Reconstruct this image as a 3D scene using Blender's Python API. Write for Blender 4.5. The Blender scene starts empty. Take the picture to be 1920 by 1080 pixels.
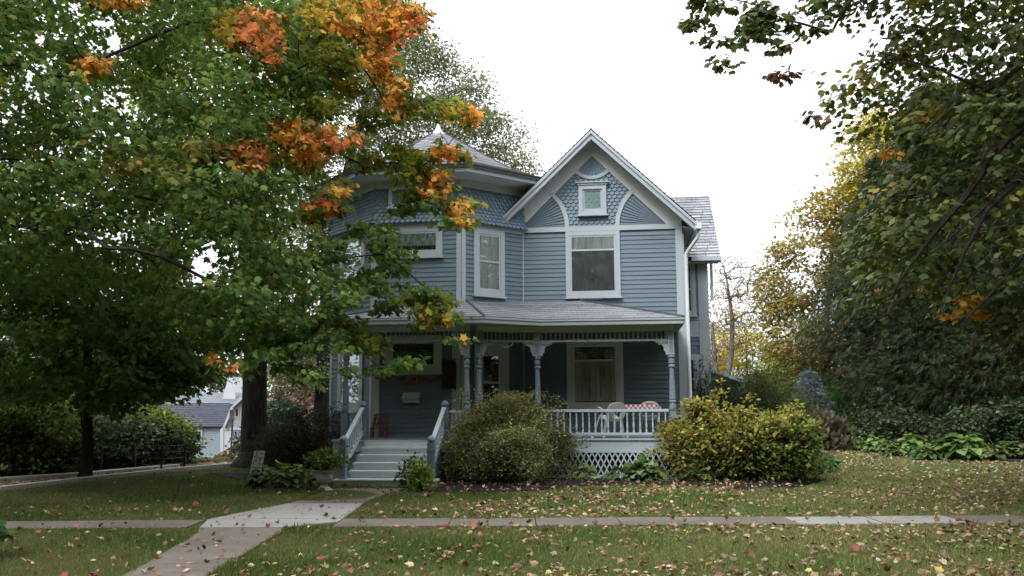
import bpy, math, random
import numpy as np
from mathutils import Vector, Matrix
rng = np.random.default_rng(11); random.seed(11)
sc = bpy.context.scene
COL = sc.collection

# ------------------------------------------------------------------ camera
F_PX = 1663.0; TH = math.atan(215/1663.0); ROLL = math.radians(0.3); CAM_H = 1.6
PSI = math.radians(7.0)                                   # the house is turned 7 degrees to the street
cd = bpy.data.cameras.new('camera'); cam = bpy.data.objects.new('camera', cd); COL.objects.link(cam)
cd.sensor_width = 36; cd.lens = 36*F_PX/1920; cd.clip_end = 4000; cd.clip_start = 0.05
cam.matrix_world = Matrix.Translation((0, 0, CAM_H)) @ Matrix.Rotation(math.pi/2+TH, 4, 'X') @ Matrix.Rotation(-ROLL, 4, 'Z')
sc.camera = cam

def rays(px, py):
    px = np.asarray(px, float); py = np.asarray(py, float)
    a = (px-960)/F_PX; b = (540-py)/F_PX
    c, s = math.cos(ROLL), math.sin(ROLL)
    a, b = a*c+b*s, -a*s+b*c
    return np.stack([a, math.cos(TH)-b*math.sin(TH), math.sin(TH)+b*math.cos(TH)], -1)
def at(px, py, Y):                                         # point of the photograph's ray at depth Y
    r = rays(px, py); r = r/r[..., 1:2]*np.asarray(Y, float)[..., None]
    return r+np.array([0, 0, CAM_H])
def gnd(px, py, z=0.0):
    r = rays(px, py); t = (z-CAM_H)/r[..., 2]
    return r*t[..., None]+np.array([0, 0, CAM_H])
def proj(P):
    P = np.asarray(P, float)-np.array([0, 0, CAM_H])
    f = P[..., 1]*math.cos(TH)+P[..., 2]*math.sin(TH); u = -P[..., 1]*math.sin(TH)+P[..., 2]*math.cos(TH)
    a = P[..., 0]/f; b = u/f; c, s = math.cos(ROLL), math.sin(ROLL)
    a, b = a*c-b*s, a*s+b*c
    return 960+a*F_PX, 540-b*F_PX
def inpoly(x, y, poly):
    x = np.asarray(x, float); y = np.asarray(y, float); r = np.zeros(x.shape, bool); n = len(poly)
    for i in range(n):
        x0, y0 = poly[i]; x1, y1 = poly[(i+1) % n]
        if y0 == y1: continue
        c = (y0 > y) != (y1 > y)
        r ^= c & (x < (x1-x0)*(y-y0)/(y1-y0)+x0)
    return r
def edgedist(x, y, poly):
    d = np.full(np.shape(x), 1e9); n = len(poly)
    for i in range(n):
        a = np.array(poly[i], float); b = np.array(poly[(i+1) % n], float); ab = b-a
        t = np.clip(((x-a[0])*ab[0]+(y-a[1])*ab[1])/(ab@ab+1e-9), 0, 1)
        d = np.minimum(d, np.hypot(x-a[0]-t*ab[0], y-a[1]-t*ab[1]))
    return d
def lin(r, g, b):
    f = lambda c: (c/255/12.92) if c/255 <= .04045 else ((c/255+.055)/1.055)**2.4
    return (f(r), f(g), f(b))

# ------------------------------------------------------------------ materials
def mat_new(name):
    m = bpy.data.materials.new(name); m.use_nodes = True; nt = m.node_tree; nt.nodes.clear()
    out = nt.nodes.new('ShaderNodeOutputMaterial'); return m, nt, out
def N(nt, t, **kw):
    n = nt.nodes.new(t)
    for k, v in kw.items():
        if k in n.inputs: n.inputs[k].default_value = v
        else: setattr(n, k, v)
    return n
def mixcol(nt, fac, a, b, mode='MIX'):
    n = nt.nodes.new('ShaderNodeMix'); n.data_type = 'RGBA'; n.blend_type = mode
    for i, v in ((0, fac), (6, a), (7, b)):
        if hasattr(v, 'type') and not isinstance(v, (tuple, list, float, int)): nt.links.new(v, n.inputs[i])
        else: n.inputs[i].default_value = (*v, 1) if isinstance(v, tuple) and len(v) == 3 else v
    return n.outputs[2]
def ramp(nt, src, stops):
    r = nt.nodes.new('ShaderNodeValToRGB'); e = r.color_ramp.elements
    while len(e) < len(stops): e.new(.5)
    for q, (p, c) in zip(e, stops): q.position = p; q.color = (*c, 1) if len(c) == 3 else c
    nt.links.new(src, r.inputs[0]); return r.outputs[0]
def noise(nt, scale, detail=5, rough=.6, coord='Object', stretch=None):
    tc = nt.nodes.new('ShaderNodeTexCoord'); n = N(nt, 'ShaderNodeTexNoise'); n.inputs['Scale'].default_value = scale
    n.inputs['Detail'].default_value = detail; n.inputs['Roughness'].default_value = rough
    if stretch:
        mp = nt.nodes.new('ShaderNodeMapping'); mp.inputs['Scale'].default_value = stretch
        nt.links.new(tc.outputs[coord], mp.inputs[0]); nt.links.new(mp.outputs[0], n.inputs['Vector'])
    else: nt.links.new(tc.outputs[coord], n.inputs['Vector'])
    return n.outputs[0]
def painted(name, col, rough=.55, var=.18, scale=3.0, bump=.0, spec=.35, dirt=None, stretch=None):
    m, nt, out = mat_new(name); p = N(nt, 'ShaderNodeBsdfPrincipled', Roughness=rough)
    p.inputs['Specular IOR Level'].default_value = spec
    n1 = noise(nt, scale, 6, .65, stretch=stretch)
    d = tuple(c*(1-var) for c in col); l = tuple(min(1, c*(1+var)) for c in col)
    c = ramp(nt, n1, [(.3, d), (.7, l)])
    if dirt:
        n2 = noise(nt, scale*2.3+1, 8, .75)
        c = mixcol(nt, ramp(nt, n2, [(.56, (0, 0, 0)), (.75, (.6, .6, .6))]), c, dirt)
    nt.links.new(c, p.inputs['Base Color'])
    if bump:
        b = N(nt, 'ShaderNodeBump', Strength=bump, Distance=.01); nt.links.new(noise(nt, scale*12, 6, .7), b.inputs['Height'])
        nt.links.new(b.outputs[0], p.inputs['Normal'])
    nt.links.new(p.outputs[0], out.inputs[0]); return m
def shingled(name, c0, c1, c2, w=.30, h=.135):
    m, nt, out = mat_new(name); p = N(nt, 'ShaderNodeBsdfPrincipled', Roughness=.7); p.inputs['Specular IOR Level'].default_value = .35
    uv = N(nt, 'ShaderNodeUVMap'); br = N(nt, 'ShaderNodeTexBrick'); br.offset = .37; br.offset_frequency = 2
    br.inputs['Scale'].default_value = 1; br.inputs['Brick Width'].default_value = w; br.inputs['Row Height'].default_value = h
    br.inputs['Mortar Size'].default_value = .009; br.inputs['Color1'].default_value = (*c0, 1); br.inputs['Color2'].default_value = (*c1, 1)
    br.inputs['Mortar'].default_value = (*c2, 1); nt.links.new(uv.outputs[0], br.inputs['Vector'])
    n1 = noise(nt, 1.4, 5, .7); c = mixcol(nt, .55, br.outputs[0], ramp(nt, n1, [(.3, (.62, .62, .64)), (.7, (1.25, 1.25, 1.24))]), 'MULTIPLY')
    n2 = noise(nt, 90, 3, .7); c = mixcol(nt, .5, c, ramp(nt, n2, [(.3, (.6, .6, .62)), (.7, (1.35, 1.35, 1.35))]), 'MULTIPLY')
    nt.links.new(c, p.inputs['Base Color'])
    nt.links.new(p.outputs[0], out.inputs[0]); return m
def leafmat(name, trans=.35, rough=.5, spec=.35, sat=1.0):
    m, nt, out = mat_new(name); at_ = N(nt, 'ShaderNodeAttribute'); at_.attribute_name = 'Col'
    p = N(nt, 'ShaderNodeBsdfPrincipled', Roughness=rough); p.inputs['Specular IOR Level'].default_value = spec
    t = N(nt, 'ShaderNodeBsdfTranslucent'); mx = N(nt, 'ShaderNodeMixShader'); mx.inputs[0].default_value = trans
    nt.links.new(at_.outputs[0], p.inputs['Base Color'])
    nt.links.new(mixcol(nt, 1.0, at_.outputs[0], (1.35, 1.3, .8), 'MULTIPLY'), t.inputs[0])
    nt.links.new(p.outputs[0], mx.inputs[1]); nt.links.new(t.outputs[0], mx.inputs[2]); nt.links.new(mx.outputs[0], out.inputs[0]); return m
def barkmat(name, c0, c1, scale=6):
    m, nt, out = mat_new(name); p = N(nt, 'ShaderNodeBsdfPrincipled', Roughness=.95); p.inputs['Specular IOR Level'].default_value = .15
    n1 = noise(nt, scale, 8, .7, stretch=(3, 3, .5)); nt.links.new(ramp(nt, n1, [(.35, c0), (.65, c1)]), p.inputs['Base Color'])
    b = N(nt, 'ShaderNodeBump', Strength=.9, Distance=.03); nt.links.new(noise(nt, scale*2, 8, .7, stretch=(3, 3, .35)), b.inputs['Height'])
    nt.links.new(b.outputs[0], p.inputs['Normal']); nt.links.new(p.outputs[0], out.inputs[0]); return m
def glassmat(name, tint=(.9, .95, .95), fac=.22):
    m, nt, out = mat_new(name); t = N(nt, 'ShaderNodeBsdfTransparent'); t.inputs[0].default_value = (*tint, 1)
    g = N(nt, 'ShaderNodeBsdfGlossy', Roughness=.02); g.inputs[0].default_value = (.95, .97, 1, 1)
    lw = N(nt, 'ShaderNodeLayerWeight'); lw.inputs[0].default_value = .22
    ma = N(nt, 'ShaderNodeMath', operation='MULTIPLY_ADD'); nt.links.new(lw.outputs['Fresnel'], ma.inputs[0]); ma.inputs[1].default_value = .6; ma.inputs[2].default_value = fac
    b = N(nt, 'ShaderNodeBump', Strength=.03, Distance=.03); nt.links.new(noise(nt, 1.2, 2, .5), b.inputs['Height']); nt.links.new(b.outputs[0], g.inputs['Normal'])
    mx = N(nt, 'ShaderNodeMixShader'); nt.links.new(ma.outputs[0], mx.inputs[0]); nt.links.new(t.outputs[0], mx.inputs[1]); nt.links.new(g.outputs[0], mx.inputs[2])
    nt.links.new(mx.outputs[0], out.inputs[0]); return m
M = {}
M['siding'] = painted('blue_siding', (.134, .184, .226), .6, .17, 1.1, .15, dirt=(.125, .165, .195), stretch=(.6, .6, 7))
M['scale'] = painted('blue_fishscale', (.145, .207, .268), .55, .16, 5, .15)
M['fan'] = painted('blue_fan', (.150, .208, .256), .55, .08, 3)
M['trim'] = painted('pale_trim', (.385, .435, .475), .5, .05, 2, dirt=(.42, .45, .45))
M['trimg'] = painted('grey_trim', (.53, .55, .565), .55, .06, 2, dirt=(.32, .34, .33))
M['rail'] = painted('pale_blue_paint', (.47, .55, .61), .5, .07, 3, dirt=(.33, .37, .38))
M['post'] = painted('post_blue', (.195, .25, .30), .5, .10, 3, dirt=(.12, .14, .16))
M['step'] = painted('step_paint', (.62, .67, .69), .55, .10, 2.5, .1, dirt=(.36, .39, .38))
M['deck'] = painted('deck_paint', (.16, .18, .19), .6, .1, 3)
M['conc'] = painted('foundation_concrete', (.33, .33, .30), .9, .2, 4, .3, dirt=(.16, .17, .12))
M['ceil'] = painted('porch_ceiling_paint', (.22, .24, .24), .6, .05, 2)
M['dark'] = painted('shade_dark', (.014, .015, .016), .9, .1, 2)  # near-black colour painted where rooms and crawlspace lie in shade
M['roof'] = shingled('grey_shingle', (.19, .192, .212), (.325, .33, .355), (.075, .075, .085))
M['roofp'] = shingled('porch_shingle', (.235, .245, .275), (.40, .415, .46), (.09, .09, .10))  # dark joint colour also draws the shadow of thick tabs
M['navyroof'] = shingled('navy_shingle', (.030, .034, .055), (.045, .05, .075), (.02, .02, .03), .4, .2)
M['greyroof'] = shingled('pale_grey_shingle', (.14, .16, .18), (.18, .20, .22), (.09, .1, .11), .4, .2)
M['glass'] = glassmat('window_glass', fac=.075)
M['metal'] = painted('white_metal', (.62, .66, .68), .4, .05, 3)
M['plastic'] = painted('white_plastic', (.66, .66, .66), .4, .04, 4, dirt=(.55, .55, .52))
M['wood'] = painted('orange_wood', (.17, .075, .038), .6, .25, 8)
M['darkwood'] = painted('dark_red_wood', (.035, .018, .016), .6, .3, 6)
M['mailbox'] = painted('cream_metal', (.46, .43, .39), .45, .06, 4)
M['red'] = painted('red_leafcloth', (.30, .03, .03), .7, .3, 9)
M['black'] = painted('black_metal', (.012, .012, .014), .5, .1, 3)
M['galv'] = painted('galvanised_metal', (.20, .21, .23), .5, .1, 3)
M['cotwall'] = painted('pale_blue_siding', (.20, .25, .285), .6, .05, 2)
M['white'] = painted('white_paint', (.43, .45, .48), .5, .04, 2)
M['urn'] = painted('mossy_stone', (.40, .40, .36), .9, .15, 8, .4, dirt=(.17, .19, .08))
M['bark'] = barkmat('grey_brown_bark', (.020, .016, .013), (.062, .052, .043))
M['barkd'] = barkmat('dark_bark', (.018, .015, .0135), (.062, .053, .046))
M['barkg'] = barkmat('pale_grey_bark', (.11, .10, .10), (.22, .20, .19), 5)
M['leaf'] = leafmat('maple_leaf', .5, .62, .15)
M['leafd'] = leafmat('waxy_leaf', .32, .5, .25)
M['leafs'] = leafmat('small_leaf', .3, .65, .15)
M['dry'] = leafmat('dry_leaf', .12, .8, .15)
M['grass'] = leafmat('grass_blade', .3, .6, .2)
M['wire'] = painted('pale_wire', (.5, .5, .5), .5, .05, 2)

# ------------------------------------------------------------------ mesh builder
class MB:
    def __init__(s): s.v = []; s.f = []; s.uv = []; s.any = False
    def poly(s, pts, uvs=None):
        i = len(s.v); s.v += [tuple(p) for p in pts]; s.f.append(list(range(i, i+len(pts)))); s.uv.append(uvs)
        if uvs: s.any = True
    def box(s, x0, x1, y0, y1, z0, z1):
        s.hexa([(x0, y0, z0), (x1, y0, z0), (x1, y1, z0), (x0, y1, z0)], [(x0, y0, z1), (x1, y0, z1), (x1, y1, z1), (x0, y1, z1)])
    def hexa(s, a, b):                                     # two matching rings joined by sides
        n = len(a); i = len(s.v); s.v += [tuple(p) for p in a]+[tuple(p) for p in b]
        fs = [list(range(i+n-1, i-1, -1)), list(range(i+n, i+2*n))]+[[i+k, i+(k+1) % n, i+n+(k+1) % n, i+n+k] for k in range(n)]
        s.f += fs; s.uv += [None]*len(fs)
    def beam(s, p, q, w, h, up=(0, 0, 1)):
        p = Vector(p); q = Vector(q); d = (q-p).normalized(); r = d.cross(Vector(up))
        r = r.normalized() if r.length > 1e-6 else Vector((1, 0, 0)); u = r.cross(d)
        o = [r*(-w/2)+u*(-h/2), r*(w/2)+u*(-h/2), r*(w/2)+u*(h/2), r*(-w/2)+u*(h/2)]
        s.hexa([p+k for k in o], [q+k for k in o])
    def tube(s, pts, rad, n=6, cap=True):
        pts = [Vector(p) for p in pts]; m = len(pts); i0 = len(s.v); pr = None
        for k in range(m):
            d = (pts[min(k+1, m-1)]-pts[max(k-1, 0)]); d = d.normalized() if d.length > 1e-9 else Vector((0, 0, 1))
            if pr is None: r = d.orthogonal().normalized()
            else:
                r = pr-d*pr.dot(d); r = r.normalized() if r.length > 1e-6 else d.orthogonal().normalized()
            pr = r; b = d.cross(r); R = rad[k] if hasattr(rad, '__len__') else rad
            for j in range(n):
                a = 2*math.pi*j/n; s.v.append(tuple(pts[k]+(r*math.cos(a)+b*math.sin(a))*R))
        fs = [[i0+k*n+j, i0+k*n+(j+1) % n, i0+(k+1)*n+(j+1) % n, i0+(k+1)*n+j] for k in range(m-1) for j in range(n)]
        if cap: fs += [list(range(i0+n-1, i0-1, -1)), list(range(i0+(m-1)*n, i0+m*n))]
        s.f += fs; s.uv += [None]*len(fs)
    def lathe(s, c, prof, n=12, ph=0.0):
        i0 = len(s.v); m = len(prof)
        for r, z in prof:
            for j in range(n):
                a = 2*math.pi*j/n+ph; s.v.append((c[0]+r*math.cos(a), c[1]+r*math.sin(a), c[2]+z))
        fs = [[i0+k*n+j, i0+k*n+(j+1) % n, i0+(k+1)*n+(j+1) % n, i0+(k+1)*n+j] for k in range(m-1) for j in range(n)]
        fs += [list(range(i0+n-1, i0-1, -1)), list(range(i0+(m-1)*n, i0+m*n))]
        s.f += fs; s.uv += [None]*len(fs)
    def build(s, name, mat, parent=None, org=(0, 0, 0), smooth=False):
        me = bpy.data.meshes.new(name); o3 = np.array(org, float)
        me.from_pydata([tuple(np.array(p, float)-o3) for p in s.v], [], s.f)
        if s.any:
            ul = me.uv_layers.new(name='UVMap'); k = 0
            for f, u in zip(s.f, s.uv):
                for j in range(len(f)):
                    if u: ul.data[k].uv = u[j]
                    k += 1
        me.materials.append(mat)
        if smooth: me.polygons.foreach_set('use_smooth', [True]*len(me.polygons))
        ob = bpy.data.objects.new(name, me); COL.objects.link(ob)
        if parent: ob.parent = parent
        return ob
def tag(o, label, cat=None, group=None, kind=None):
    if label: o['label'] = label
    if cat: o['category'] = cat
    if group: o['group'] = group
    if kind: o['kind'] = kind
    return o
def thing(name, label, cat, loc=(0, 0, 0), rz=0.0, group=None):
    e = bpy.data.objects.new(name, None); COL.objects.link(e); e.location = loc; e.rotation_euler = (0, 0, rz); e.empty_display_size = .2
    return tag(e, label, cat, group)
def dup(o, parent, loc=None):
    c = o.copy(); COL.objects.link(c); c.parent = parent
    if loc is not None: c.location = loc
    return c
def npmesh(name, V, faces_idx, mat, col=None, parent=None, smooth=False, org=None):
    """V (n,3); faces_idx (m,3) triangles; col (n,3)."""
    if org is not None: V = V-np.array(org)
    me = bpy.data.meshes.new(name); n = len(V); m = len(faces_idx)
    me.vertices.add(n); me.vertices.foreach_set('co', V.astype(np.float32).ravel())
    me.loops.add(m*3); me.loops.foreach_set('vertex_index', faces_idx.astype(np.int32).ravel())
    me.polygons.add(m); me.polygons.foreach_set('loop_start', np.arange(0, m*3, 3, dtype=np.int32))
    me.update(calc_edges=True)
    if col is not None:
        a = me.color_attributes.new('Col', 'FLOAT_COLOR', 'POINT')
        c4 = np.ones((n, 4), np.float32); c4[:, :3] = np.clip(col, 0.001, 1); a.data.foreach_set('color', c4.ravel())
    me.materials.append(mat)
    if smooth: me.polygons.foreach_set('use_smooth', np.ones(m, bool))
    ob = bpy.data.objects.new(name, me); COL.objects.link(ob)
    if parent: ob.parent = parent
    return ob

# ------------------------------------------------------------------ leaves
def fan(outline, c, fold=.12):
    o = np.array(outline, float); k = len(o); z = -fold*np.abs(o[:, 0])*1.5-.15*(o[:, 1]-.3)**2
    V = np.vstack([[c[0], c[1], 0], np.column_stack([o, z])])
    T = np.array([[0, 1+i, 1+(i+1) % k] for i in range(k)]); return V, T
_r = [(.20, -.04), (.42, .12), (.33, .26), (.56, .60), (.28, .55), (.20, .74)]
T_MAPLE = fan([(0, 0)]+_r+[(0, 1.02)]+[(-x, y) for x, y in reversed(_r)], (0, .38))
_r = [(.22, .02), (.46, .30), (.50, .62), (.24, .68)]
T_BROAD = fan([(0, 0)]+_r+[(0, 1)]+[(-x, y) for x, y in reversed(_r)], (0, .4))
T_OVAL = fan([(0, 0), (.26, .25), (.30, .55), (0, 1), (-.30, .55), (-.26, .25)], (0, .45))
T_SMALL = (np.array([[0, 0, 0], [.28, .5, -.06], [0, 1, -.05], [-.28, .5, -.06]], float), np.array([[0, 1, 2], [0, 2, 3]]))
T_SPRAY = (np.array([[-.05, 0, 0], [.05, 0, 0], [0, 1, -.18], [0, .1, 0], [.06, .14, 0], [.42, .75, -.12], [0, .1, 0], [-.06, .14, 0], [-.42, .75, -.12],
                     [.0, .45, -.03], [.05, .40, -.03], [.26, 1.0, -.2], [0, .45, -.03], [-.05, .4, -.03], [-.24, .98, -.2]], float),
           np.array([[0, 1, 2], [3, 4, 5], [6, 8, 7], [9, 10, 11], [12, 14, 13]]))
def _hosta():
    V = []; T = []
    ys = [0, .18, .42, .7, .9, 1.0]; ws = [.06, .30, .40, .30, .13, .0]
    for y, w in zip(ys, ws):
        z = .25*y-.62*y*y
        V += [(-w, y*.95, z+.10*w), (0, y*.95, z-.02), (w, y*.95, z+.10*w)]
    for k in range(5):
        for j in range(2):
            a = k*3+j; T += [[a, a+1, a+4], [a, a+4, a+3]]
    return np.array(V, float), np.array(T)
T_HOSTA = _hosta()
T_GRASS = (np.array([[-.5, 0, 0], [.5, 0, 0], [0, 1, 0]], float), np.array([[0, 1, 2]]))
def unit(v): return v/(np.linalg.norm(v, axis=-1, keepdims=True)+1e-9)
def leaves(name, mat, tpl, C, t, n, size, col, parent=None, org=None, widen=None):
    V0, T0 = tpl; t = unit(t); n = unit(n-t*np.sum(n*t, -1, keepdims=True)); b = np.cross(t, n)
    size = np.broadcast_to(np.asarray(size, float), (len(C),))[:, None, None]
    zk = rng.uniform(.2, 3.4, (len(C), 1, 1)) if len(V0) in (7, 10, 15, 16) and tpl is not T_SPRAY else 1.0
    wx = V0[None, :, 0:1]*(1 if widen is None else np.asarray(widen)[:, None, None])
    V = C[:, None, :]+size*(wx*b[:, None, :]+V0[None, :, 1:2]*t[:, None, :]+V0[None, :, 2:3]*zk*n[:, None, :])
    k = len(V0); F = (np.arange(len(C))[:, None, None]*k+T0[None]).reshape(-1, 3)
    return npmesh(name, V.reshape(-1, 3), F, mat, np.repeat(col, k, 0), parent, org=org)
def rnd(n, s=1.0): return rng.normal(0, s, (n, 3))
def pick(pal, n, jitter=.16):
    p = np.array([q[:3] for q in pal], float); w = np.array([q[3] if len(q) > 3 else 1 for q in pal], float)
    c = p[rng.choice(len(p), n, p=w/w.sum())]
    return c*np.exp(rng.normal(0, jitter, (n, 1)))*np.exp(rng.normal(0, jitter*.35, (n, 3)))
def clusters(cen, per, spread, flat=.45, axis=None, droop=.5, up=.9, rand=.6):
    """scatter leaves about cluster centres -> positions, tip directions, normals, cluster index"""
    k = len(cen); idx = np.repeat(np.arange(k), per); n = len(idx)
    off = rnd(n)*np.array([1, 1, flat])*(spread if np.isscalar(spread) else np.asarray(spread)[idx][:, None])*.6
    P = cen[idx]+off
    o = off*np.array([1, 1, .3]); o = unit(o)
    if axis is not None: o = o+.8*unit((cen[idx]-axis)*np.array([1, 1, .25]))
    t = unit(o)*.8+rnd(n, .45)+np.array([0, 0, -droop]); nn = np.array([0, 0, up])+rnd(n, rand*.6)+.25*o
    return P, t, nn, idx
def crown_points(poly, n, Yc, D, holes=(), edge=140.0, minedge=0):
    out = []; xs = [p[0] for p in poly]; ys = [p[1] for p in poly]
    while sum(len(o) for o in out) < n:
        x = rng.uniform(min(xs), max(xs), 4*n); y = rng.uniform(min(ys), max(ys), 4*n); k = inpoly(x, y, poly); x, y = x[k], y[k]
        for hx, hy, hr in holes:
            k = np.hypot(x-hx, y-hy) > hr; x, y = x[k], y[k]
        e = edgedist(x, y, poly); k = e >= minedge; x, y, e = x[k], y[k], e[k]
        Y = Yc+D*np.sqrt(np.clip(e/edge, .04, 1))*rng.uniform(-1, 1, len(x)); out.append(at(x, y, Y))
    return np.vstack(out)[:n]

# ------------------------------------------------------------------ limbs
def limbs(mb, trunk, targets, r_tip=.006, expo=2.35, bend=.12, rmax=None, pen=.35, sag=.0, sides=5, step=.45):
    """trunk: polyline [(x,y,z,r)]; grow branches to the targets from whatever wood is nearest."""
    nodes = [np.array(p[:3], float) for p in trunk]; par = list(range(-1, len(nodes)-1)); plen = [i*.0 for i in range(len(nodes))]
    first = max(1, int(len(nodes)*.35)); ok = [i >= first for i in range(len(nodes))]; paths = []
    tg = sorted([np.array(t, float) for t in targets], key=lambda q: min(np.linalg.norm(q-x) for x in nodes))
    for q in tg:
        A = np.array(nodes); d = np.linalg.norm(A-q, axis=1); cost = d+pen*np.array(plen)+np.maximum(0, (A[:, 2]-q[2]))*.5
        cost[~np.array(ok)] = 1e9; i = int(np.argmin(cost)); a = A[i]; L = d[i]; m = max(2, int(L/step)+1)
        side = rng.normal(0, 1, 3)*bend*L; path = [i]
        for k in range(1, m+1):
            s = k/m; p = a+(q-a)*s+side*math.sin(math.pi*s)*.5+np.array([0, 0, bend*L*math.sin(math.pi*s)*.6])
            nodes.append(p); par.append(path[-1]); plen.append(plen[i]+L*s); ok.append(True); path.append(len(nodes)-1)
        paths.append(path)
    w = np.zeros(len(nodes)); kids = np.zeros(len(nodes), int)
    for p in par:
        if p >= 0: kids[p] += 1
    for i in range(len(nodes)-1, -1, -1):
        if kids[i] == 0: w[i] += r_tip**expo
        if par[i] >= 0: w[par[i]] += w[i]*1.0+(r_tip*.25)**expo
    R = w**(1/expo)
    if rmax is not None:
        for path in paths: R[path] = np.minimum(R[path], rmax)
    for path in paths:
        rr = [min(R[i], R[path[1]]*1.15) for i in path]; mb.tube([nodes[i] for i in path], rr, sides, cap=False)
    return nodes
def bole(mb, pts, n=12, flare=1.0):
    mb.tube([p[:3] for p in pts], [p[3] for p in pts], n)
# ================================================================== HOUSE (built in its own u, w, z frame)
HO = (-2.0, 20.0, 0.0)
def hw(u, w, z=0.0): return (u*math.cos(PSI)+w*math.sin(PSI), -u*math.sin(PSI)+w*math.cos(PSI), z)
house = thing('house', 'large blue-grey Victorian house with octagonal corner tower, steep front gable and spindled porch', 'house', hw(HO[0], HO[1]), -PSI)
def hb(mb, name, mat, parent=None, smooth=False): return mb.build(name, M[mat] if isinstance(mat, str) else mat, parent or house, HO, smooth)

class Face:                                                # a wall line in plan: a -> b seen from outside, left to right
    def __init__(s, a, b):
        s.a = Vector((a[0], a[1], 0)); s.d = Vector((b[0]-a[0], b[1]-a[1], 0)); s.L = s.d.length; s.d.normalize()
        s.n = Vector((s.d.y, -s.d.x, 0))
    def p(s, t, z, o=0.0): return tuple(s.a+s.d*t+s.n*o+Vector((0, 0, z)))
    def box(s, mb, t0, t1, z0, z1, o0, o1):
        mb.hexa([s.p(t0, z0, o0), s.p(t0, z0, o1), s.p(t1, z0, o1), s.p(t1, z0, o0)], [s.p(t0, z1, o0), s.p(t0, z1, o1), s.p(t1, z1, o1), s.p(t1, z1, o0)])
    def plate(s, mb, pts, o0, o1):                         # polygon (t, z) with thickness
        mb.hexa([s.p(t, z, o0) for t, z in pts], [s.p(t, z, o1) for t, z in pts])
    def px(s, x, y):                                       # pixel of the photo -> (t, z) on this wall
        r = rays(x, y); r = Vector((r[0]*math.cos(PSI)-r[1]*math.sin(PSI), r[0]*math.sin(PSI)+r[1]*math.cos(PSI), r[2]))
        k = s.a.dot(s.n)/r.dot(s.n); q = r*k
        return (q-s.a).dot(s.d), q.z+CAM_H
def siding(mb, F, t0, t1, z0, z1, ex=.108, tp=.004, bt=.021):
    mb.poly([F.p(t0, z0), F.p(t1, z0), F.p(t1, z1), F.p(t0, z1)])
    z = z0
    while z < z1-.01:
        e = min(z+ex, z1); j = random.uniform(-.002, .002)
        cuts = [t0]+sorted(random.uniform(t0+.3, t1-.3) for _ in range(1 if t1-t0 > 1.2 else 0))+[t1]
        for a_, b_ in zip(cuts[:-1], cuts[1:]):
            a2 = a_+(.002 if a_ > t0 else 0); b2 = b_-(.002 if b_ < t1 else 0); j0 = j+random.uniform(-.002, .002); j1 = j+random.uniform(-.002, .002); dz0 = random.uniform(-.002, .002)
            mb.hexa([F.p(a2, z+dz0, 0), F.p(a2, z+dz0, bt+j0), F.p(b2, z-dz0, bt+j1), F.p(b2, z-dz0, 0)], [F.p(a2, e, 0), F.p(a2, e, tp), F.p(b2, e, tp), F.p(b2, e, 0)])
        z += ex
def scales(mb, F, inside, t0, t1, z0, z1, w=.125, h=.088, outz=lambda z: 0.0):
    r = 0; z = z1
    while z > z0-h:
        t = t0-(w/2 if r % 2 else 0)
        while t < t1+w:
            c = t+w/2
            if inside(c, z-h*.5):
                g = .006; zt = z+.01; zb = z-h; o = outz(z-h); ot = outz(zt)
                pts = [(t+g, zt, .006+ot), (t+w-g, zt, .006+ot), (t+w-g, zb+h*.4, .026+o), (t+w*.70, zb, .031+o), (t+w*.30, zb, .031+o), (t+g, zb+h*.4, .026+o)]
                P = [F.p(*q) for q in pts]; B = [F.p(q[0], q[1], q[2]-.012) for q in pts]; mb.hexa(B[::-1], P[::-1])
            t += w
        z -= h; r += 1
def clip(poly, fn):
    out = []; n = len(poly)
    for i in range(n):
        a, b = poly[i], poly[(i+1) % n]; fa, fb = fn(a), fn(b)
        if fa >= 0: out.append(a)
        if fa*fb < 0: out.append(a+(b-a)*(fa/(fa-fb)))
    return out
def courses(mb, poly, eave_a, eave_b, ex=.135, lip=.016, thick=.05):
    """lap a roof plane with shingle courses; eave runs eave_a -> eave_b, poly = list of 3D points"""
    P = [Vector(p) for p in poly]; o = Vector(eave_a); e = (Vector(eave_b)-o).normalized()
    n = (P[1]-P[0]).cross(P[2]-P[0]).normalized()
    if n.z < 0: n = -n
    s = n.cross(e).normalized()
    if s.z < 0: s = -s
    vmax = max((p-o).dot(s) for p in P); v = min(0.0, min((p-o).dot(s) for p in P)); k = 0
    mb.poly([tuple(p-n*thick) for p in P])
    while v < vmax-.005:
        q = clip(clip(P, lambda p: (p-o).dot(s)-v), lambda p: v+ex-(p-o).dot(s))
        if len(q) >= 3:
            top = []; uv = []
            for p in q:
                d = (p-o).dot(s)-v; h = lip*(1-d/ex)+.002
                top.append(tuple(p+n*h)); uv.append(((p-o).dot(e)+k*.113, (k+.02+.96*d/ex)*ex))
            mb.poly(top, uv)
            lo = [i for i, p in enumerate(q) if abs((p-o).dot(s)-v) < 1e-4]
            if len(lo) == 2:
                i, j = lo
                if (i+1) % len(q) != j: i, j = j, i
                mb.poly([tuple(q[j]-n*.003), tuple(q[i]-n*.003), top[i], top[j]], [(0, k*ex), (0, k*ex), (0, k*ex), (0, k*ex)])
        v += ex; k += 1
def boardpoly(mb, pts, z0, z1, th, inset=0.0):             # upright boards along a plan polyline, outward = right-hand of travel
    for a, b in zip(pts[:-1], pts[1:]):
        F = Face(a, b); F.box(mb, 0, F.L, z0, z1, inset-th, inset)

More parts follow.
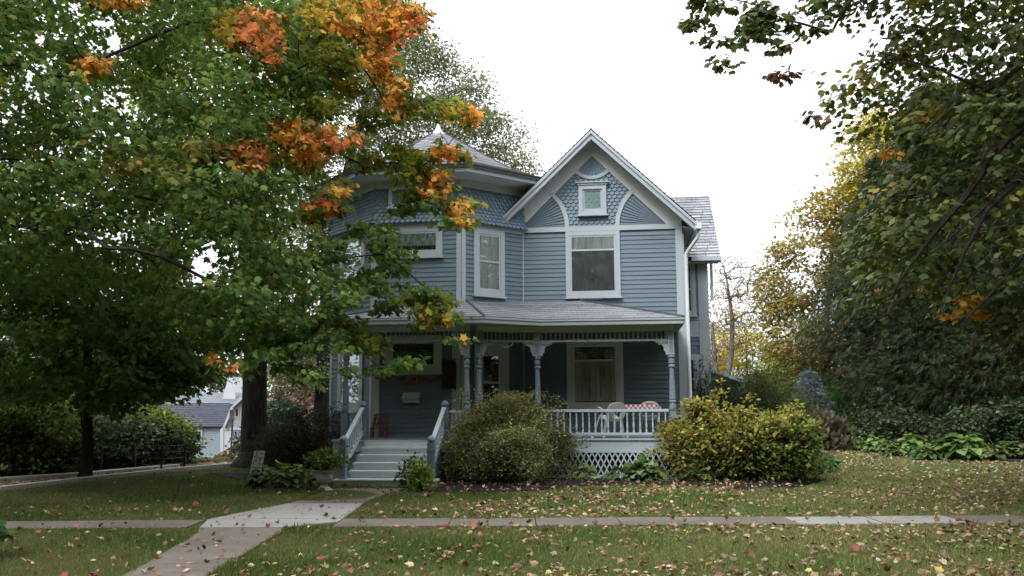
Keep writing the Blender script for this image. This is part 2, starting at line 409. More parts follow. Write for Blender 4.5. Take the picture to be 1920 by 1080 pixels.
# plan of the walls
TW = [(-7.2, 23.3), (-7.2, 21.5), (-5.70, 20.0), (-3.64, 20.0), (-2.34, 21.3), (-2.34, 23.4), (-3.64, 24.74), (-5.7, 24.74)]
F_left = Face(TW[1], TW[2]); F_front = Face(TW[2], TW[3]); F_right = Face(TW[3], TW[4]); F_side = Face(TW[0], TW[1])
F_gable = Face((-2.34, 21.3), (1.5, 21.3)); F_east = Face((1.5, 21.3), (1.5, 24.0)); F_wing = Face((1.5, 24.0), (2.33, 24.0)); F_wside = Face((2.33, 24.0), (2.33, 28.0))
F_lw = Face((-6.2, 26.9), (-6.2, 24.4))
# ---- siding and wall cores
def wall(F, z0, z1, name='clapboard_wall'):
    mb = MB(); siding(mb, F, 0, F.L, z0, z1); return hb(mb, name, 'siding')
for F in (F_side, F_left, F_front, F_right): wall(F, .62, 5.70)
wall(F_gable, .84, 5.76); wall(F_east, .5, 5.75); wall(F_wing, .5, 5.3); wall(F_wside, .5, 5.3)
mb = MB(); Fb = Face((2.33, 28), (-6.2, 28)); siding(mb, Fb, 0, Fb.L, .5, 5.3); siding(mb, F_lw, 0, F_lw.L, .5, 5.6); hb(mb, 'rear_wall', 'siding')
# foundation
mb = MB(); boardpoly(mb, [TW[0], TW[1], TW[2], TW[3], TW[4], (1.5, 21.3), (1.5, 24.0), (2.33, 24.0), (2.33, 28), (-6.2, 28), (-6.2, 24.6)], 0, .61, .25, .03); hb(mb, 'foundation', 'conc')
mb = MB(); boardpoly(mb, [TW[0], TW[1], TW[2]], .61, .70, .05, .055); hb(mb, 'water_table', 'trim')

# ---- tower: trims, skirt of fish-scale shingles, cornice, roof
mb = MB()
for F, a, b in ((F_left, 0, 1), (F_front, 1, 1), (F_right, 1, 1)):
    if a: F.box(mb, -.002, .105, .70, 5.69, -.01, .034)
    if b: F.box(mb, F.L-.105 if F is not F_right else F.L-.03, F.L, .70, 5.69, -.01, .031)
F_left.box(mb, 0, .10, .70, 5.69, -.01, .034)
hb(mb, 'corner_board', 'trim')
def ring(a):                                               # tower outline pushed out by a
    lines = []; n = len(TW)
    for i in range(n):
        F = Face(TW[i], TW[(i+1) % n]); lines.append((F.a+F.n*a, F.d))
    P = []
    for i in range(n):
        (p, d), (q, e) = lines[i-1], lines[i]; k = ((q-p).x*e.y-(q-p).y*e.x)/(d.x*e.y-d.y*e.x); P.append(p+d*k)
    return [(p.x, p.y) for p in P]
def ringboard(mb, a, z0, z1, th):
    o = ring(a); i = ring(a-th); n = len(o)
    for k in range(n):
        j = (k+1) % n
        mb.hexa([(*i[k], z0), (*o[k], z0), (*o[j], z0), (*i[j], z0)], [(*i[k], z1), (*o[k], z1), (*o[j], z1), (*i[j], z1)])
mb = MB(); ringboard(mb, .040, 5.685, 5.80, .05); hb(mb, 'belt_board', 'trim')
flare = lambda z: .03+.10*max(0, 1-(z-5.80)/.42)**2
mb = MB()
for i in range(len(TW)):
    F = Face(TW[i], TW[(i+1) % len(TW)])
    zs = [5.80, 5.86, 5.93, 6.02, 6.12, 6.22, 6.66]
    for za, zb in zip(zs[:-1], zs[1:]):
        ka = flare(za)*.414; kb = flare(zb)*.414
        mb.poly([F.p(-ka, za, flare(za)), F.p(F.L+ka, za, flare(za)), F.p(F.L+kb, zb, flare(zb)), F.p(-kb, zb, flare(zb))])
    mb.poly([F.p(0, 5.80, 0), F.p(F.L, 5.80, 0), F.p(F.L+flare(5.8)*.41, 5.80, flare(5.8)), F.p(-flare(5.8)*.41, 5.80, flare(5.8))])
    if i in (0, 1, 2, 3, 4): scales(mb, F, lambda t, z: -.03 < t < F.L+.03 and 5.79 < z < 6.68, -.05, F.L+.05, 5.80, 6.66, outz=flare)
hb(mb, 'fishscale_skirt', 'scale')
mb = MB(); ringboard(mb, .062, 6.62, 6.83, .05); hb(mb, 'tower_frieze', 'trimg')
mb = MB(); o = ring(.58); i = ring(.02); n8 = len(o)
for k in range(n8):
    j = (k+1) % n8; mb.hexa([(*i[k], 6.80), (*o[k], 6.84), (*o[j], 6.84), (*i[j], 6.80)], [(*i[k], 6.85), (*o[k], 6.89), (*o[j], 6.89), (*i[j], 6.85)])
hb(mb, 'tower_soffit', 'trimg')
mb = MB(); ringboard(mb, .60, 6.83, 6.93, .05); ringboard(mb, .635, 6.932, 7.0, .06); hb(mb, 'tower_cornice', 'trim')
TC = Vector((-4.70, 22.37, 0)); mb = MB()
lv = [(.68, 6.985), (.30, 7.10), (-.25, 7.36), (-.80, 7.70)]
rings_ = [[Vector((*p, z)) for p in ring(a)] for a, z in lv]
r0 = rings_[-1]; rings_.append([TC+(Vector((p.x, p.y, 0))-TC)*.14+Vector((0, 0, 8.62)) for p in r0])
for lo, hi in zip(rings_[:-1], rings_[1:]):
    for k in range(n8):
        j = (k+1) % n8; courses(mb, [lo[k], lo[j], hi[j], hi[k]], lo[k], lo[j], .12, .014)
hb(mb, 'tower_roof', 'roof')
mb = MB()
for k in range(n8):
    mb.tube([tuple(r[k]+Vector((0, 0, .02))) for r in rings_], .022, 4)
hb(mb, 'tower_hip_ridge', 'roof')
mb = MB(); mb.lathe((TC.x, TC.y, 8.56), [(.30, 0), (.27, .05), (.16, .12), (.09, .20), (.05, .30), (.02, .40), (.0, .44)], 8); hb(mb, 'finial_cap', 'metal', smooth=False)

# ---- windows
def window(F, t0, t1, z0, z1, cas=.11, rail=None, head=.0, fill='lace', sill=True, name='window', proud=.055, trim='trim', apron=0.0):
    """t0..z1 = outside of the casing"""
    mb = MB(); a, b, c, d = t0+cas, t1-cas, z0+cas*.9, z1-cas
    F.box(mb, t0, a, z0, z1, 0, proud); F.box(mb, b, t1, z0, z1, 0, proud); F.box(mb, a, b, d, z1, 0, proud-.002); F.box(mb, a, b, z0, c, 0, proud-.002)
    if sill: F.box(mb, t0-.03, t1+.03, z0-.04, z0, 0, proud+.05)
    if head: F.box(mb, t0-.03, t1+.03, z1, z1+head, 0, proud+.02); F.box(mb, t0-.07, t1+.07, z1+head, z1+head+.03, 0, proud+.05)
    w = hb(mb, name, trim)
    s = .045; mb = MB()
    F.box(mb, a, a+s, c, d, 0, .042); F.box(mb, b-s, b, c, d, 0, .042); F.box(mb, a+s, b-s, c, c+s*1.3, 0, .041); F.box(mb, a+s, b-s, d-s, d, 0, .041)
    if rail: F.box(mb, a+s, b-s, rail-.024, rail+.024, 0, .046)
    hb(mb, 'sash', trim, w)
    mb = MB(); F.plate(mb, [(a+s, c+s), (b-s, c+s), (b-s, d-s), (a+s, d-s)], .032, .035); hb(mb, 'pane', 'glass', w)
    mb = MB(); mb.poly([F.p(a, c, .0255), F.p(b, c, .0255), F.p(b, d, .0255), F.p(a, d, .0255)]); hb(mb, 'room_shade_sheet', 'dark', w)  # flat dark sheet painted for the unlit room behind the pane
    ia, ib, ic, id_ = a+s, b-s, c+s, d-s
    def drape(ta, tb, za, zb, mat, folds, nm, depth=.003, scallop=0):
        mb = MB(); n = max(12, folds*6); pr = None
        for k in range(n+1):
            q = k/n; t = ta+(tb-ta)*q; o = .0285+depth*.5*(1+math.sin(q*folds*2*math.pi))
            zz = za+(scallop*abs(math.sin(q*folds*math.pi)) if scallop else 0)
            if pr: mb.poly([pr[0], F.p(t, zz, o), F.p(t, zb, o), pr[1]])
            pr = (F.p(t, zz, o), F.p(t, zb, o))
        hb(mb, nm, mat, w)
    if fill == 'lace': drape(ia, ib, ic+.10, id_, M_LACE, 14, 'lace_curtain', scallop=.03)
    if fill == 'sheer': drape(ia, ib, ic, id_, M_SHEER, 9, 'sheer_curtain')
    if fill == 'shade': drape(ia, ib, ic, id_, M_SHADE, 2, 'roller_shade', .001)
    if fill == 'blind':
        mb = MB(); z = ic
        while z < rail-.03: mb.hexa([F.p(ia, z, .027), F.p(ia, z+.012, .031), F.p(ib, z+.012, .031), F.p(ib, z, .027)], [F.p(ia, z+.002, .027), F.p(ia, z+.014, .031), F.p(ib, z+.014, .031), F.p(ib, z+.002, .027)]); z += .026
        hb(mb, 'slatted_blind', M_BLIND, w); drape(ia, ib, rail+.03, id_, M_SHEER, 3, 'sheer_curtain', .001)
    if fill == 'door2': drape(ia, ib, rail+.02, id_, M['dark'], 4, 'curtain')
    return w
def clothmat(name, c0, c1, scale, vs=.35):
    m, nt, out = mat_new(name); p = N(nt, 'ShaderNodeBsdfPrincipled', Roughness=.9); p.inputs['Specular IOR Level'].default_value = .1
    nt.links.new(ramp(nt, noise(nt, scale, 6, .75, stretch=(1, 1, vs)), [(.35, c0), (.62, c1)]), p.inputs['Base Color']); nt.links.new(p.outputs[0], out.inputs[0]); return m
M_LACE = clothmat('lace_cloth', (.10, .13, .13), (.46, .54, .52), 22); M_SHEER = clothmat('sheer_cloth', (.38, .36, .32), (.76, .74, .68), 9, .08)
M_SHADE = clothmat('shade_cloth', (.55, .60, .60), (.68, .72, .72), 2); M_BLIND = clothmat('blind_slats', (.28, .245, .22), (.48, .45, .42), 5); M_DRAPE = clothmat('porch_drape', (.30, .27, .20), (.86, .82, .70), 6, .06)  # porch drape: fold shading put into its colour as vertical streaks
def wpx(F, x0, y0, x1, y1):
    t0, z1 = F.px(x0, (y0)); t1, z0 = F.px(x1, y1); ta, zb = F.px(x0, y1); tb, zc = F.px(x1, y0)
    return (t0+ta)/2, (t1+tb)/2, (z0+zb)/2, (z1+zc)/2
q = wpx(F_gable, 1061, 436, 1163, 557); window(F_gable, q[0], q[1], q[2], 5.72, .10, rail=F_gable.px(1112, 469)[1], fill='blind')
q = wpx(F_gable, 1085, 348, 1137, 403); window(F_gable, q[0], q[1], q[2], q[3], .10, head=.05, fill='shade', proud=.08)
q = wpx(F_front, 726, 420, 830, 482); window(F_front, q[0], q[1], q[2], 5.685, .11, fill='lace')
q = wpx(F_front, 731, 350, 806, 390); window(F_front, q[0], q[1], q[2], q[3], .085, fill='lace', proud=.14)
q = wpx(F_right, 887, 430, 944, 555); window(F_right, q[0], q[1], q[2], 5.684, .12, rail=F_right.px(915, 491)[1], fill='sheer')
q = wpx(F_left, 634, 440, 681, 570); window(F_left, F_left.L*.22, F_left.L*.80, 4.13, 5.684, .13, rail=4.85, fill='sheer')
window(F_left, F_left.L*.22, F_left.L*.80, 1.45, 3.12, .13, rail=2.35, fill='lace')
q = wpx(F_wing, 1281, 488, 1304, 592); window(F_wing, .16, q[1], q[2], 5.36, .09, rail=(q[2]+5.3)/2, fill='door2')
q = wpx(F_wing, 1288, 664, 1308, 740); window(F_wing, .2, q[1]+.02, 1.75, q[3], .08, rail=2.2, fill='door2')
# porch windows and door
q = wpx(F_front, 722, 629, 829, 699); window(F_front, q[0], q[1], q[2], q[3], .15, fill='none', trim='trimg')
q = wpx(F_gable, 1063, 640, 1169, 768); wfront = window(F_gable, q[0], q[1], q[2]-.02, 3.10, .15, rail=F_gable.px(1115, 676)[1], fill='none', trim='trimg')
ta, tb = q[0]+.2, q[1]-.2; zr = F_gable.px(1115, 676)[1]
mb = MB(); pr = None
for k in range(61):
    s_ = k/60; t = ta+(tb-ta)*s_; o = .0285+.0015*(1+math.sin(s_*11*2*math.pi)); lo = (F_gable.p(t, 1.62, o), F_gable.p(t, zr-.02, o))
    if pr: mb.poly([pr[0], lo[0], lo[1], pr[1]])
    pr = lo
hb(mb, 'sheer_curtain', M_DRAPE, wfront)
m, nt, out = mat_new('stained_glass'); p = N(nt, 'ShaderNodeBsdfPrincipled', Roughness=.3); uv = N(nt, 'ShaderNodeUVMap'); ck = N(nt, 'ShaderNodeTexBrick', Scale=1.0)
ck.inputs['Brick Width'].default_value = .085; ck.inputs['Row Height'].default_value = .13; ck.inputs['Mortar Size'].default_value = .006; ck.offset = 0.0
ck.inputs['Color1'].default_value = (.10, .025, .03, 1); ck.inputs['Color2'].default_value = (.34, .37, .38, 1); ck.inputs['Mortar'].default_value = (.02, .02, .02, 1)
nt.links.new(uv.outputs[0], ck.inputs['Vector']); nt.links.new(ck.outputs[0], p.inputs['Base Color']); nt.links.new(p.outputs[0], out.inputs[0]); M['stained'] = m
mb = MB(); z0 = zr+.035; P = [(ta, z0), (tb, z0), (tb, z0+.26), (ta, z0+.26)]; mb.poly([F_gable.p(t, z, .0292) for t, z in P], [(t, z-z0) for t, z in P]); hb(mb, 'stained_glass_band', 'stained', wfront)

q = wpx(F_right, 888, 640, 952, 824); D0, D1 = q[0], q[1]
mb = MB(); c = .17
F_right.box(mb, D0, D0+c, .86, 3.05, 0, .06); F_right.box(mb, D1-c-.06, D1, .86, 3.05, 0, .06); F_right.box(mb, D0+c, D1-c-.06, 2.78, 3.05, 0, .058)
door = hb(mb, 'front_door', 'trimg')
mb = MB(); a, b = D0+c, D1-c-.06
for (x0, x1, y0, y1) in ((a, a+.07, .87, 2.78), (b-.07, b, .87, 2.78), (a+.07, b-.07, 2.68, 2.78), (a+.07, b-.07, .87, 1.25), (a+.07, b-.07, 2.04, 2.09)): F_right.box(mb, x0, x1, y0, y1, 0, .05)
hb(mb, 'storm_frame', 'trimg', door)
mb = MB(); F_right.plate(mb, [(a+.07, 1.25), (b-.07, 1.25), (b-.07, 2.68), (a+.07, 2.68)], .036, .039); hb(mb, 'pane', 'glass', door)
mb = MB(); F_right.box(mb, a+.07, b-.07, 1.25, 2.68, .0, .027); hb(mb, 'inner_door', 'darkwood', door)
mb = MB(); mb.lathe(F_right.p(b-.035, 1.95, .09), [(.0, -.03), (.028, -.02), (.03, 0), (.028, .02), (0, .03)], 8); hb(mb, 'handle', 'metal', door)
mb = MB(); F_front.box(mb, F_front.L-.2, F_front.L-.005, .85, 3.2, 0, .037); F_right.box(mb, .005, .13, .85, 3.2, 0, .037); hb(mb, 'porch_pilaster', 'trimg')
mb = MB(); F_front.box(mb, 0.005, .16, .85, 3.2, 0, .037); hb(mb, 'porch_pilaster', 'trimg')

# ---- front gable
AX, AZ, SL = -.62, 8.15, .96
def gz(u): return AZ-SL*abs(u-AX)
g = F_gable; gu = lambda u: u+2.34
mb = MB(); g.plate(mb, [(gu(-2.34), 5.76), (gu(1.5), 5.76), (gu(1.5), gz(1.5)-.1), (gu(AX), AZ-.1), (gu(-2.34), gz(-2.34)-.1)], -.08, 0); hb(mb, 'gable_wall', 'siding')
mb = MB(); g.box(mb, 0, g.L, 5.725, 5.845, 0, .05); g.box(mb, g.L-.16, g.L+.002, .86, 5.725, -.005, .038); hb(mb, 'belt_board', 'trim')
mb = MB(); F_east.box(mb, -.03, .14, .6, 5.6, 0, .036); F_wing.box(mb, F_wing.L-.26, F_wing.L+.004, .5, 5.3, 0, .036); F_wing.box(mb, 0, F_wing.L-.262, 3.30, 3.86, 0, .020) ; F_wing.box(mb, 0, F_wing.L-.262, 2.70, 2.84, 0, .05); F_wing.box(mb, 0, F_wing.L-.262, 2.1, 2.7, 0, .022); hb(mb, 'corner_board', 'trim')
DA = (AX, 7.60); DL = -2.42; DR = 1.14; DB = 5.845; dz = lambda u: DA[1]-(DA[1]-DB)/1.77*abs(u-AX)
mb = MB()                                                  # wide white rake frieze between decoration and roof
g.plate(mb, [(gu(-2.34), dz(-2.34)), (gu(AX), DA[1]), (gu(AX), AZ-.12), (gu(-2.34), gz(-2.34)-.12)], 0, .034)
g.plate(mb, [(gu(AX), DA[1]), (gu(DR), DB), (gu(1.5), DB), (gu(1.5), gz(1.5)-.12), (gu(AX), AZ-.12)], 0, .034)
hb(mb, 'rake_frieze', 'trimg')
RA = 1.07; CL = (DL+.05, DB); CR = (DR-.05, DB); CT = (AX, 7.60); RT = .50
hyp = math.hypot
def inner(u, z): return z < dz(u)+.01 and z > DB and hyp(u-CL[0], z-CL[1]) > RA+.02 and hyp(u-CR[0], z-CR[1]) > RA+.02 and hyp(u-CT[0], z-CT[1]) > RT+.02
mb = MB(); scales(mb, g, lambda t, z: inner(t-2.34, z), 0, g.L, DB, 7.4); hb(mb, 'fishscale_shingles', 'scale')
def fanpanel(C, a0, a1, R, n, r0=.02):
    mb = MB()
    for k in range(n):
        b0 = a0+(a1-a0)*k/n+.012; b1 = a0+(a1-a0)*(k+1)/n-.012
        P = []
        for r, b in ((r0, b0), (R, b0), (R, (b0+b1)/2), (R, b1), (r0, b1)): P.append((gu(C[0]+r*math.cos(b)), C[1]+r*math.sin(b)))
        g.plate(mb, P, 0, .022+.004*(k % 2))
    hb(mb, 'sunburst_panel', 'fan')
def arc(C, a0, a1, R, w=.10, n=18):
    mbA = MB()
    for k in range(n):
        b0 = a0+(a1-a0)*k/n; b1 = a0+(a1-a0)*(k+1)/n
        g.plate(mbA, [(gu(C[0]+r*math.cos(b)), C[1]+r*math.sin(b)) for r, b in ((R, b0), (R+w, b0), (R+w, b1), (R, b1))], 0, .045)
    hb(mbA, 'sunburst_arch', 'trim')
s45 = math.atan(.985); fanpanel(CL, .0, s45, RA-.005, 10); arc(CL, -.0, s45+.10, RA)
fanpanel(CR, math.pi-s45, math.pi, RA-.005, 10); arc(CR, math.pi-s45-.10, math.pi, RA)
fanpanel(CT, math.pi*1.5-.77, math.pi*1.5+.77, RT, 8, .07); arc(CT, math.pi*1.5-.84, math.pi*1.5+.84, RT, .085, 14)
# roof of the front gable
W0, W1 = 20.83, 28.0; UL, UR = -2.84, 1.80
mb = MB(); UL2 = -3.4
courses(mb, [(AX, W0, AZ), (UR, W0, gz(UR)), (UR, W1, gz(UR)), (AX, W1, AZ)], (UR, W0, gz(UR)), (UR, W1, gz(UR)))
courses(mb, [(AX, W0, AZ), (UL, W0, gz(UL)), (UL, 21.2, gz(UL)), (UL2, 21.8, gz(UL2)), (UL2, W1, gz(UL2)), (AX, W1, AZ)], (UL, W1, gz(UL)), (UL, W0, gz(UL)))
mb.tube([(AX, W0, AZ+.015), (AX, W1, AZ+.015)], .03, 5); hb(mb, 'gable_roof', 'roof')
mb = MB()
for u in (UL, UR):
    s = 1 if u > AX else -1
    def rk(d0, d1, w0, w1):
        mb.hexa([(AX, w0, AZ-d1), (AX, w1, AZ-d1), (u, w1, gz(u)-d1), (u, w0, gz(u)-d1)], [(AX, w0, AZ-d0), (AX, w1, AZ-d0), (u, w1, gz(u)-d0), (u, w0, gz(u)-d0)])
    rk(.035, .12, W0-.035, W0+.02); rk(.121, .25, W0, W0+.04)
hb(mb, 'rake_board', 'trim')
mb = MB()
for u in (UL, UR):
    mb.hexa([(AX, W0+.04, AZ-.17), (AX, 21.3, AZ-.17), (u, 21.3, gz(u)-.17), (u, W0+.04, gz(u)-.17)], [(AX, W0+.04, AZ-.12), (AX, 21.3, AZ-.12), (u, 21.3, gz(u)-.12), (u, W0+.04, gz(u)-.12)])
mb.hexa([(1.5, 21.3, 5.76), (UR, 21.3, gz(UR)-.13), (UR, 23.9, gz(UR)-.13), (1.5, 23.9, 5.76)], [(1.5, 21.3, 5.80), (UR, 21.3, gz(UR)-.09), (UR, 23.9, gz(UR)-.09), (1.5, 23.9, 5.80)])
hb(mb, 'soffit', 'trimg')
# gutter and downspout
mb = MB(); gz_ = gz(UR)
for (x0, x1, z0, z1) in ((UR-.02, UR, gz_-.2, gz_-.02), (UR, UR+.10, gz_-.2, gz_-.18), (UR+.10, UR+.125, gz_-.2, gz_-.05)): mb.box(x0, x1, W0-.02, 23.7, z0, z1)
mb.box(UR, UR+.10, W0-.02, W0, gz_-.18, gz_-.06); hb(mb, 'gutter', 'metal')
mb = MB(); mb.tube([(UR+.05, 20.97, gz_-.2), (UR+.05, 20.98, gz_-.36), (UR-.0, 21.0, gz_-.44), (1.66, 21.2, gz_-.62), (1.585, 21.26, gz_-.72), (1.575, 21.26, gz_-.85), (1.575, 21.26, .7), (1.62, 21.1, .45)], .045, 8)
hb(mb, 'downspout', 'metal', smooth=True)
# right and left cross wings
def cross(u0, u1, we, ze, wr, zr, name):
    mb = MB(); wb = 2*wr-we
    courses(mb, [(u0, we, ze), (u1, we, ze), (u1, wr, zr), (u0, wr, zr)], (u0, we, ze), (u1, we, ze), .145, .018)
    courses(mb, [(u1, wb, ze), (u0, wb, ze), (u0, wr, zr), (u1, wr, zr)], (u1, wb, ze), (u0, wb, ze), .145, .018)
    mb.tube([(u0, wr, zr+.01), (u1, wr, zr+.01)], .03, 5); return hb(mb, name, 'roof')
cross(.6, 2.66, 23.68, 5.40, 26.0, 7.55, 'wing_roof'); cross(-6.5, -1.5, 23.9, 5.5, 26.0, 7.45, 'wing_roof')
mb = MB(); mb.box(1.9, 2.67, 23.60, 23.66, 5.30, 5.40); mb.box(1.9, 2.67, 23.66, 23.69, 5.28, 5.36)
mb.hexa([(2.62, 23.68, 5.24), (2.66, 23.68, 5.24), (2.66, 26, 7.39), (2.62, 26, 7.39)], [(2.62, 23.68, 5.36), (2.66, 23.68, 5.36), (2.66, 26, 7.51), (2.62, 26, 7.51)])
hb(mb, 'wing_eave_board', 'trim')
mb = MB(); mb.box(1.5, 2.62, 23.69, 24.0, 5.27, 5.29); F_wside.plate(mb, [(0, 5.3), (4, 5.3), (2.0, 7.3)], -.03, 0); mb.tube([(2.46, 24.2, 5.3), (2.46, 24.2, 4.3)], .04, 6); hb(mb, 'wing_soffit', 'trimg')
mb = MB(); mb.hexa([(2.33, 25.2, 2.46), (3.35, 25.2, 2.10), (3.35, 28, 2.10), (2.33, 28, 2.46)], [(2.33, 25.2, 2.56), (3.35, 25.2, 2.2), (3.35, 28, 2.2), (2.33, 28, 2.56)])
mb.box(3.15, 3.25, 25.3, 25.4, 0, 2.12); mb.box(3.15, 3.25, 27.8, 27.9, 0, 2.12); mb.box(2.33, 3.2, 25.45, 25.5, 0, 2.2); hb(mb, 'rear_porch', 'trim')

# ================================================================== PORCH
ZE = 3.37; PS = .28
EV = [(-6.2, 20.55), (-6.2, 18.05), (-2.8, 18.05), (-1.7, 18.95), (1.33, 18.95), (1.33, 21.3)]
def pl(u, w, n, o): return ZE+PS*((u-o[0])*n[0]+(w-o[1])*n[1])
nB = (-.633, .774); nA = (0, 1); nE = (1, 0); nD = (-1, 0)
PA = [(-6.2, 18.05), (-2.8, 18.05), (-3.53, 20.1), (-4.15, 20.1)]; PE = [(-6.2, 20.6), (-6.2, 18.05), (-4.15, 20.1), (-5.6, 20.1)]
PB = [(-2.8, 18.05), (-1.7, 18.95), (-2.55, 21.35), (-2.34, 21.4), (-3.5, 20.2), (-3.53, 20.1)]; PC = [(-1.7, 18.95), (1.33, 18.95), (-1.03, 21.31), (-2.55, 21.35)]; PD = [(1.33, 18.95), (1.33, 21.3), (-1.03, 21.31)]
mb = MB()
for P, n, o, a, b in ((PA, nA, EV[1], 0, 1), (PE, nE, EV[1], 0, 1), (PB, nB, EV[2], 0, 1), (PC, nA, EV[3], 0, 1), (PD, nD, EV[4], 0, 1)):
    Q = [(u, w, pl(u, w, n, o)) for u, w in P]; courses(mb, Q, Q[a], Q[b], .125, .010, .03)
hb(mb, 'porch_roof', 'roofp')
mb = MB()
for a, b, n, o in (((-6.2, 18.05), (-4.15, 20.1), nA, EV[1]), ((-2.8, 18.05), (-3.53, 20.1), nA, EV[2]), ((1.33, 18.95), (-1.03, 21.31), nA, EV[4])):
    mb = MB(); mb.tube([(*a, ZE+.02), (*b, pl(b[0], b[1], n, o)+.02)], .03, 4); hb(mb, 'porch_hip_ridge', 'roof')
mb = MB(); F_gable.box(mb, gu(-.95), gu(-.45), 4.055, 4.12, 0, .05); hb(mb, 'roof_flashing', 'metal')
mb = MB(); mb.hexa([(*p, 3.235) for p in EV+[(-2.34, 21.3), (-3.64, 20.0), (-5.7, 20.0)]], [(*p, 3.25) for p in EV+[(-2.34, 21.3), (-3.64, 20.0), (-5.7, 20.0)]]); hb(mb, 'porch_ceiling', 'ceil')
mb = MB(); boardpoly(mb, EV, 3.25, 3.365, .03, .0); boardpoly(mb, EV, 3.325, 3.362, .02, .022); hb(mb, 'porch_fascia', 'trim')
PTS = [(-5.88, 18.55), (-3.25, 18.55), (-3.02, 18.74), (-1.82, 19.3), (1.06, 19.3)]
RUNS = [((-5.88, 20.0), PTS[0]), (PTS[0], PTS[1]), (PTS[2], PTS[3]), (PTS[3], PTS[4]), (PTS[4], (1.06, 21.3))]
mb = MB()
for a, b in RUNS: Face(a, b).box(mb, -.06, Face(a, b).L+.06, 3.12, 3.234, -.05, .05)
hb(mb, 'porch_beam', 'trimg')
# spindle frieze: rail + turned spindles
spin = None; mbs = MB(); mbs.lathe((0, 0, 0), [(.007, 0), (.011, .05), (.007, .07), (.017, .095), (.007, .12), (.011, .14), (.007, .175)], 6)
for a, b in RUNS:
    F = Face(a, b); mb = MB(); F.box(mb, .0, F.L, 2.90, 2.945, -.022, .022); fr = hb(mb, 'spindle_frieze', 'trim')
    n = int(round(F.L/.098))
    for k in range(1, n):
        p = F.p(F.L*k/n, 2.945); loc = (p[0]-HO[0], p[1]-HO[1], p[2])
        if spin is None: spin = mbs.build('spindle', M['trim'], fr); spin.location = loc
        else: dup(spin, fr, loc)
# posts
def post_mb():
    mb = MB(); s = .062
    mb.box(-s, s, -s, s, 2.60, 3.13)
    for q in ((-1, 0), (1, 0)): mb.box(-s, s, q[0]*s-.006 if q[0] < 0 else s, -s if q[0] < 0 else s+.006, 2.60, 2.625)
    prof = [(.062, 2.60), (.080, 2.575), (.080, 2.545), (.055, 2.53), (.066, 2.48), (.066, 2.42), (.045, 2.40), (.072, 2.37), (.072, 2.34), (.050, 2.32), (.052, 2.2), (.062, 1.90), (.070, 1.72), (.074, 1.66),
            (.060, 1.645), (.076, 1.62), (.076, 1.59), (.058, 1.575), (.066, 1.545), (.074, 1.49), (.07, 1.44), (.05, 1.41)]
    mb.lathe((0, 0, 0), prof[::-1], 14); mb.box(-.07, .07, -.07, .07, .845, 1.41); return mb
def blockframe(mb): 
    for s in (-1, 1):
        for x in (-.058, .044): mb.box(x, x+.014, s*.0625 if s > 0 else -.070, .070 if s > 0 else -.0625, 2.61, 3.10)
        mb.box(-.044, .044, s*.0625 if s > 0 else -.070, .070 if s > 0 else -.0625, 2.61, 2.63); mb.box(-.044, .044, s*.0625 if s > 0 else -.070, .070 if s > 0 else -.0625, 2.88, 2.90)
post = None
for u, w in PTS:
    loc = (u-HO[0], w-HO[1], 0)
    if post is None:
        post = post_mb().build('porch_post', M['post'], house, smooth=False); post.location = loc
        mb = MB(); blockframe(mb); pfr = mb.build('panel_frame', M['trim'], post)
    else: c = dup(post, house, loc); dup(pfr, c)
# brackets
def bracket(F, t, sgn):
    P = [(0, 0)]; P2 = []
    for k in range(9):
        a = math.pi/2*k/8; P.append((.30-.24*math.sin(a)*1.0, -.27+.27*(1-math.cos(a)) if False else -.30*(1-math.cos(a))*0-.26*math.sin(a)))
    pts = [(0.0, 0.0), (.27, 0), (.27, -.045), (.22, -.05), (.20, -.085), (.15, -.075), (.105, -.12), (.09, -.17), (.10, -.20), (.06, -.235), (.055, -.29), (0, -.30)]
    mb = MB(); F.plate(mb, [(t+sgn*(x+.062), 2.90+z) for x, z in pts], -.017, .017); hb(mb, 'bracket', 'trim')
    mb = MB()
for (a, b), e0, e1 in zip(RUNS, (0, 1, 1, 1, 1), (1, 1, 1, 1, 0)):
    F = Face(a, b)
    if e0: bracket(F, 0, 1)
    if e1: bracket(F, F.L, -1)
